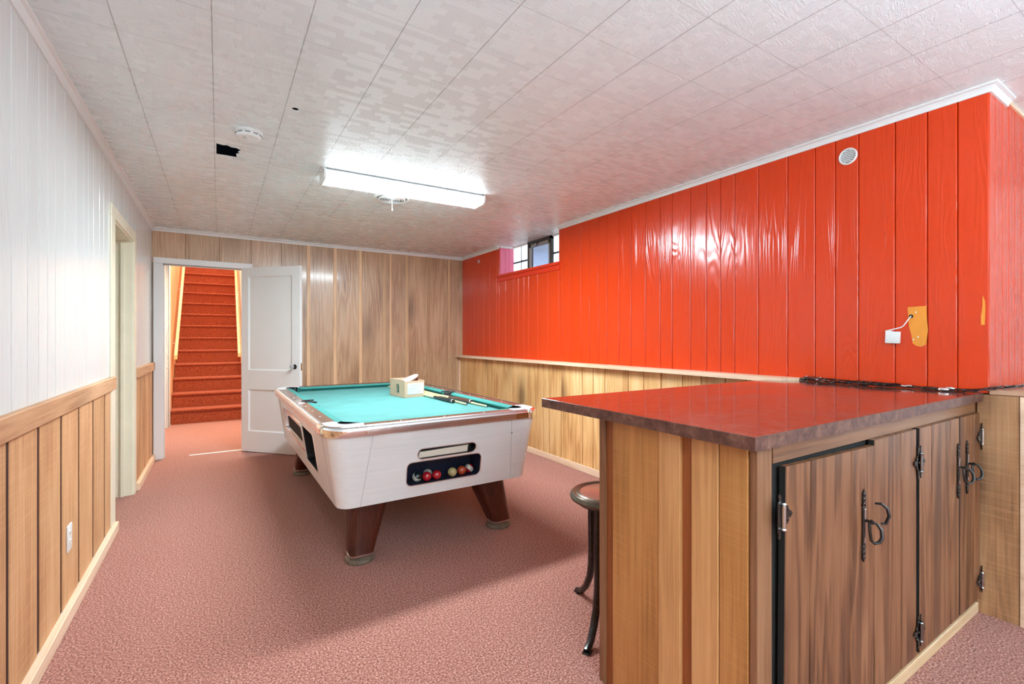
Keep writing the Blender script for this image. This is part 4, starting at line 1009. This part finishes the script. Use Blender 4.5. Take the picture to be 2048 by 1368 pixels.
def plank_door(xs, z0, z1, hinge_x, leaf, hz, handle_x, hzz, tilt=0, plate=True):
    d = MB()
    for a, b in zip(xs, xs[1:]): d.board((0, 0, 0), (1, 0, 0), (0, -1, 0), a + .0028, b - .0028, z0, z1, .018, .003)
    o = obj('door', d, 'door_wood', bar, loc=(0, -.001, 0))
    if tilt: o.rotation_euler = (0, tilt, 0)
    for z in hz:
        h = add_hinge(o, hinge_x, z, leaf); h.location.y = -.019
    mb = MB(); mb.box(xs[0] + .0008, xs[0] + .0027, -.0165, 0, z0, z1); obj('door_gap_strip', mb, 'dark', o, smooth=False)['label'] = 'thin black strip that darkens the door gap'  # black strip added so the gap beside the door reads dark
    if plate: h = add_handle(o, handle_x, hzz); h.location.y = -.019
    else:
        mb = MB(); mb.tube([(handle_x, -.017, hzz + .048), (handle_x + .004, -.034, hzz + .050), (handle_x + .012, -.048, hzz + .036), (handle_x + .014, -.052, hzz + .012), (handle_x + .006, -.046, hzz - .012), (handle_x - .004, -.036, hzz - .014)], [.0035, .0045, .0052, .0055, .0052, .0042], 8)
        obj('handle', mb, 'iron', o)['label'] = 'curved pull without its back plate'
    return o
X = lambda v: v - BX0
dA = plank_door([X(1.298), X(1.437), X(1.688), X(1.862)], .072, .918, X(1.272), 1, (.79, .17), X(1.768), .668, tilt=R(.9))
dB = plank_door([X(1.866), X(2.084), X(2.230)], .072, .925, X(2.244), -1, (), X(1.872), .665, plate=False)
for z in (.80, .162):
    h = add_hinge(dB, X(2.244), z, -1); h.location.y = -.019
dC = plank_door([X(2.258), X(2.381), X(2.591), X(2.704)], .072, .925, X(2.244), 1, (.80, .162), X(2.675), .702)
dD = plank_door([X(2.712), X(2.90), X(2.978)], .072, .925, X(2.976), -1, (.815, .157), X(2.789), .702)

# counter
ct = thing('bar_countertop', 'reddish brown laminate counter with dark mottled edge', 'countertop', (1.152, .680, BZ))
mb = MB(); mb.box(.003, XR - 1.152 - .003, .003, .925, 0.001, .036, .0006); obj('top', mb, 'counter', ct)
mb = MB(); mb.box(0, XR - 1.152 - .003, 0, .003, 0, .0352); mb.box(0, .003, .003, .925, 0, .0352); obj('edge_band', mb, 'counter_edge', ct, smooth=False)['label'] = 'dark mottled brown edge band'

# half wall stub to the right of the bar
mb = MB(); mb.board((3.004, 0, 0), (0, 1, 0), (-1, 0, 0), .566, .703, 0, 1.01, .014, .002); mb.box(3.004, XFAR, .52, .76, 0, 1.01, rnd=.6); hw_ = struct('wall_half', mb, 'rough_wood', label='rough sawn half wall beyond the bar')
mb = MB(); mb.board((3.004, 0, 0), (0, 1, 0), (-1, 0, 0), .515, .564, 0, 1.01, .018, .002); obj('corner_trim', mb, 'pale_y', hw_)
mb = MB(); mb.box(2.985, XFAR, .50, .66, 1.012, 1.034, .002); obj('cap', mb, 'cap_wood', hw_)['label'] = 'flat wooden cap on the half wall'

# chains
def chain_pts(pts, step):
    pts = [Vector(q) for q in pts]; out = []; acc = 0; i = 0; pos = pts[0].copy(); out.append(pos.copy())
    total = sum((b - a).length for a, b in zip(pts, pts[1:])); n_ = int(total / step); 
    cum = [0]
    for a, b in zip(pts, pts[1:]): cum.append(cum[-1] + (b - a).length)
    res = []
    for k in range(n_ + 1):
        d = k * step; j = max(0, min(len(pts) - 2, next((q for q in range(len(cum) - 1) if cum[q + 1] >= d), len(pts) - 2)))
        f = (d - cum[j]) / max(1e-6, cum[j + 1] - cum[j]); res.append(pts[j].lerp(pts[j + 1], f))
    return res
def chain_mesh(pts, ll=.046, lw=.0085, r=.0021):
    mb = MB(); P = chain_pts(pts, ll * .84)
    for k, (a, b) in enumerate(zip(P, P[1:])):
        c_ = (a + b) / 2; t_ = (b - a).normalized(); side = Vector((0, 0, 1)).cross(t_).normalized(); up = t_.cross(side)
        tl = R(18 if k % 2 else -28) + random.uniform(-.25, .25); s2 = side * math.cos(tl) + up * math.sin(tl)
        ring = []
        for q in range(14):
            an = 2 * PI * q / 14; ex = (ll / 2 - lw) ; cx = math.cos(an); sx_ = math.sin(an)
            ring.append(c_ + t_ * (ex * (1 if cx > 0 else -1) * (1 if abs(cx) > .01 else 0) + lw * cx) + s2 * (lw * sx_))
        mb.tube(ring, r, 5, closed=True)
    return mb
zc = BZ + .036 + .008
t = thing('swag_chain', 'tangle of black metal chain lying along the red wall end', 'chain', (0, 0, 0))
A1 = [(2.955, 1.462, zc), (2.93, 1.30, zc), (2.952, 1.10, zc), (2.965, .95, zc + .002), (2.962, .80, zc), (2.965, .70, zc + .006), (2.99, .64, zc + .022), (3.08, .60, zc + .022), (3.25, .585, zc + .022)]
A2 = [(2.95, 1.455, zc + .006), (2.905, 1.28, zc), (2.925, 1.08, zc), (2.930, .95, zc), (2.915, .80, zc), (2.93, .70, zc), (2.975, .645, zc + .018), (3.06, .625, zc + .02), (3.25, .61, zc + .02)]
A3 = [(2.965, 1.45, zc + .010), (2.955, 1.25, zc + .004), (2.935, 1.12, zc + .006), (2.945, .96, zc + .004)]
for A_ in (A1, A2, A3, [(q[0] - .008, q[1] - .012, q[2] + .006) for q in A3]):
    obj('strand', chain_mesh(A_), 'iron', t)
for x, y in ((2.962, .945), (2.930, .955)):
    mb = MB(); mb.tube([(x, y + .012, zc + .003), (x + .001, y - .012, zc + .003)], .0075, 12); obj('connector', mb, 'chrome', t)
for x, y, z in ((2.965, .790, zc + .004), (2.915, .800, zc + .002)):
    mb = MB(); mb.tube([(x, y + .022, z), (x, y + .012, z), (x, y - .008, z), (x, y - .020, z)], [.004, .010, .010, .004], 12); obj('connector', mb, 'chrome', t)
mb = MB(); mb.tube([(2.955, 1.50, zc - .003), (2.950, 1.44, zc)], .0035, 8); obj('hook', mb, 'iron', t)

# ------------------------------------------------------------------ stool
stl = thing('bar_stool', 'round wooden bar stool with dark iron legs beside the bar', 'stool', (1.488, 1.558, 0))
mb = MB(); mb.lathe([(0, .576), (.128, .576), (.130, .575)], seg=48); mb.lathe([(0, .560), (.130, .560), (.130, .5755)], seg=48); obj('seat', mb, 'stool_seat', stl)
mb = MB(); mb.lathe([(.128, .5755), (.134, .579), (.139, .577), (.144, .580), (.150, .577), (.160, .578), (.170, .570), (.174, .560), (.170, .550), (.158, .543), (.128, .545)], seg=56, cap=False); obj('seat_rim', mb, 'stool_rim', stl)
for a in (207, 82, 327):
    dx, dy = math.cos(R(a)), math.sin(R(a)); P = []
    for r_, z in ((.135, .545), (.135, .45), (.134, .35), (.133, .27), (.137, .20), (.152, .13), (.182, .07), (.222, .025), (.262, .008)): P.append((dx * r_, dy * r_, z))
    mb = MB(); mb.tube(P, [.019, .019, .0185, .018, .0175, .017, .0165, .015, .015], 10); lg = obj('leg', mb, 'iron', stl)
    mb = MB(); mb.box(-.020, .016, -.017, .017, 0, .007, .002, mat4=Matrix.Translation((dx * .258, dy * .258, 0)) @ Matrix.Rotation(R(a), 4, 'Z')); obj('foot', mb, 'iron', lg)
    mb = MB(); mb.tube([(dx * .135, dy * .135, .51), (dx * .135, dy * .135, .50)], .018, 12); obj('leg_collar', mb, 'iron', lg)
mb = MB(); mb.lathe([(.14, .530), (.14, .545)], seg=40); obj('seat_plate', mb, 'iron', stl)

# ------------------------------------------------------------------ behind the camera: unseen uplighter and two window frames added to carry fill lights
t = thing('added_uplighter', 'unseen brushed metal uplighter added as fill light behind the camera', 'lamp', (1.2, -1.5, 0))
mb = MB(); mb.lathe([(.17, 0), (.17, .015), (.15, .025), (.02, .035)], seg=36); obj('base', mb, 'alu', t)
mb = MB(); mb.lathe([(.014, .03), (.014, 1.08)], seg=16); obj('pole', mb, 'alu', t)
mb = MB(); mb.lathe([(.02, 1.07), (.20, 1.10), (.38, 1.16), (.44, 1.22), (.445, 1.225), (.385, 1.17), (.20, 1.11), (.02, 1.08)], seg=40, cap=False); obj('lamp_shade', mb, 'white', t)
mb = MB()
for a in (-.25, 1.95): mb.box(a - .03, a + .03, REAR, REAR + .04, .55, 2.15)
for z in (.57, 2.13): mb.box(-.22, 1.92, REAR, REAR + .04, z - .02, z + .03)
struct('added_frame_rear', mb, 'white')  # frame added behind the camera for the rear fill light
mb = MB()
for y in (-2.23, -.17): mb.box(XFAR - .04, XFAR, y - .03, y + .03, .80, 2.2)
for z in (.82, 2.18): mb.box(XFAR - .04, XFAR, -2.2, -.2, z - .02, z + .02)
struct('added_frame_side', mb, 'white')  # unseen frame added around the side fill light
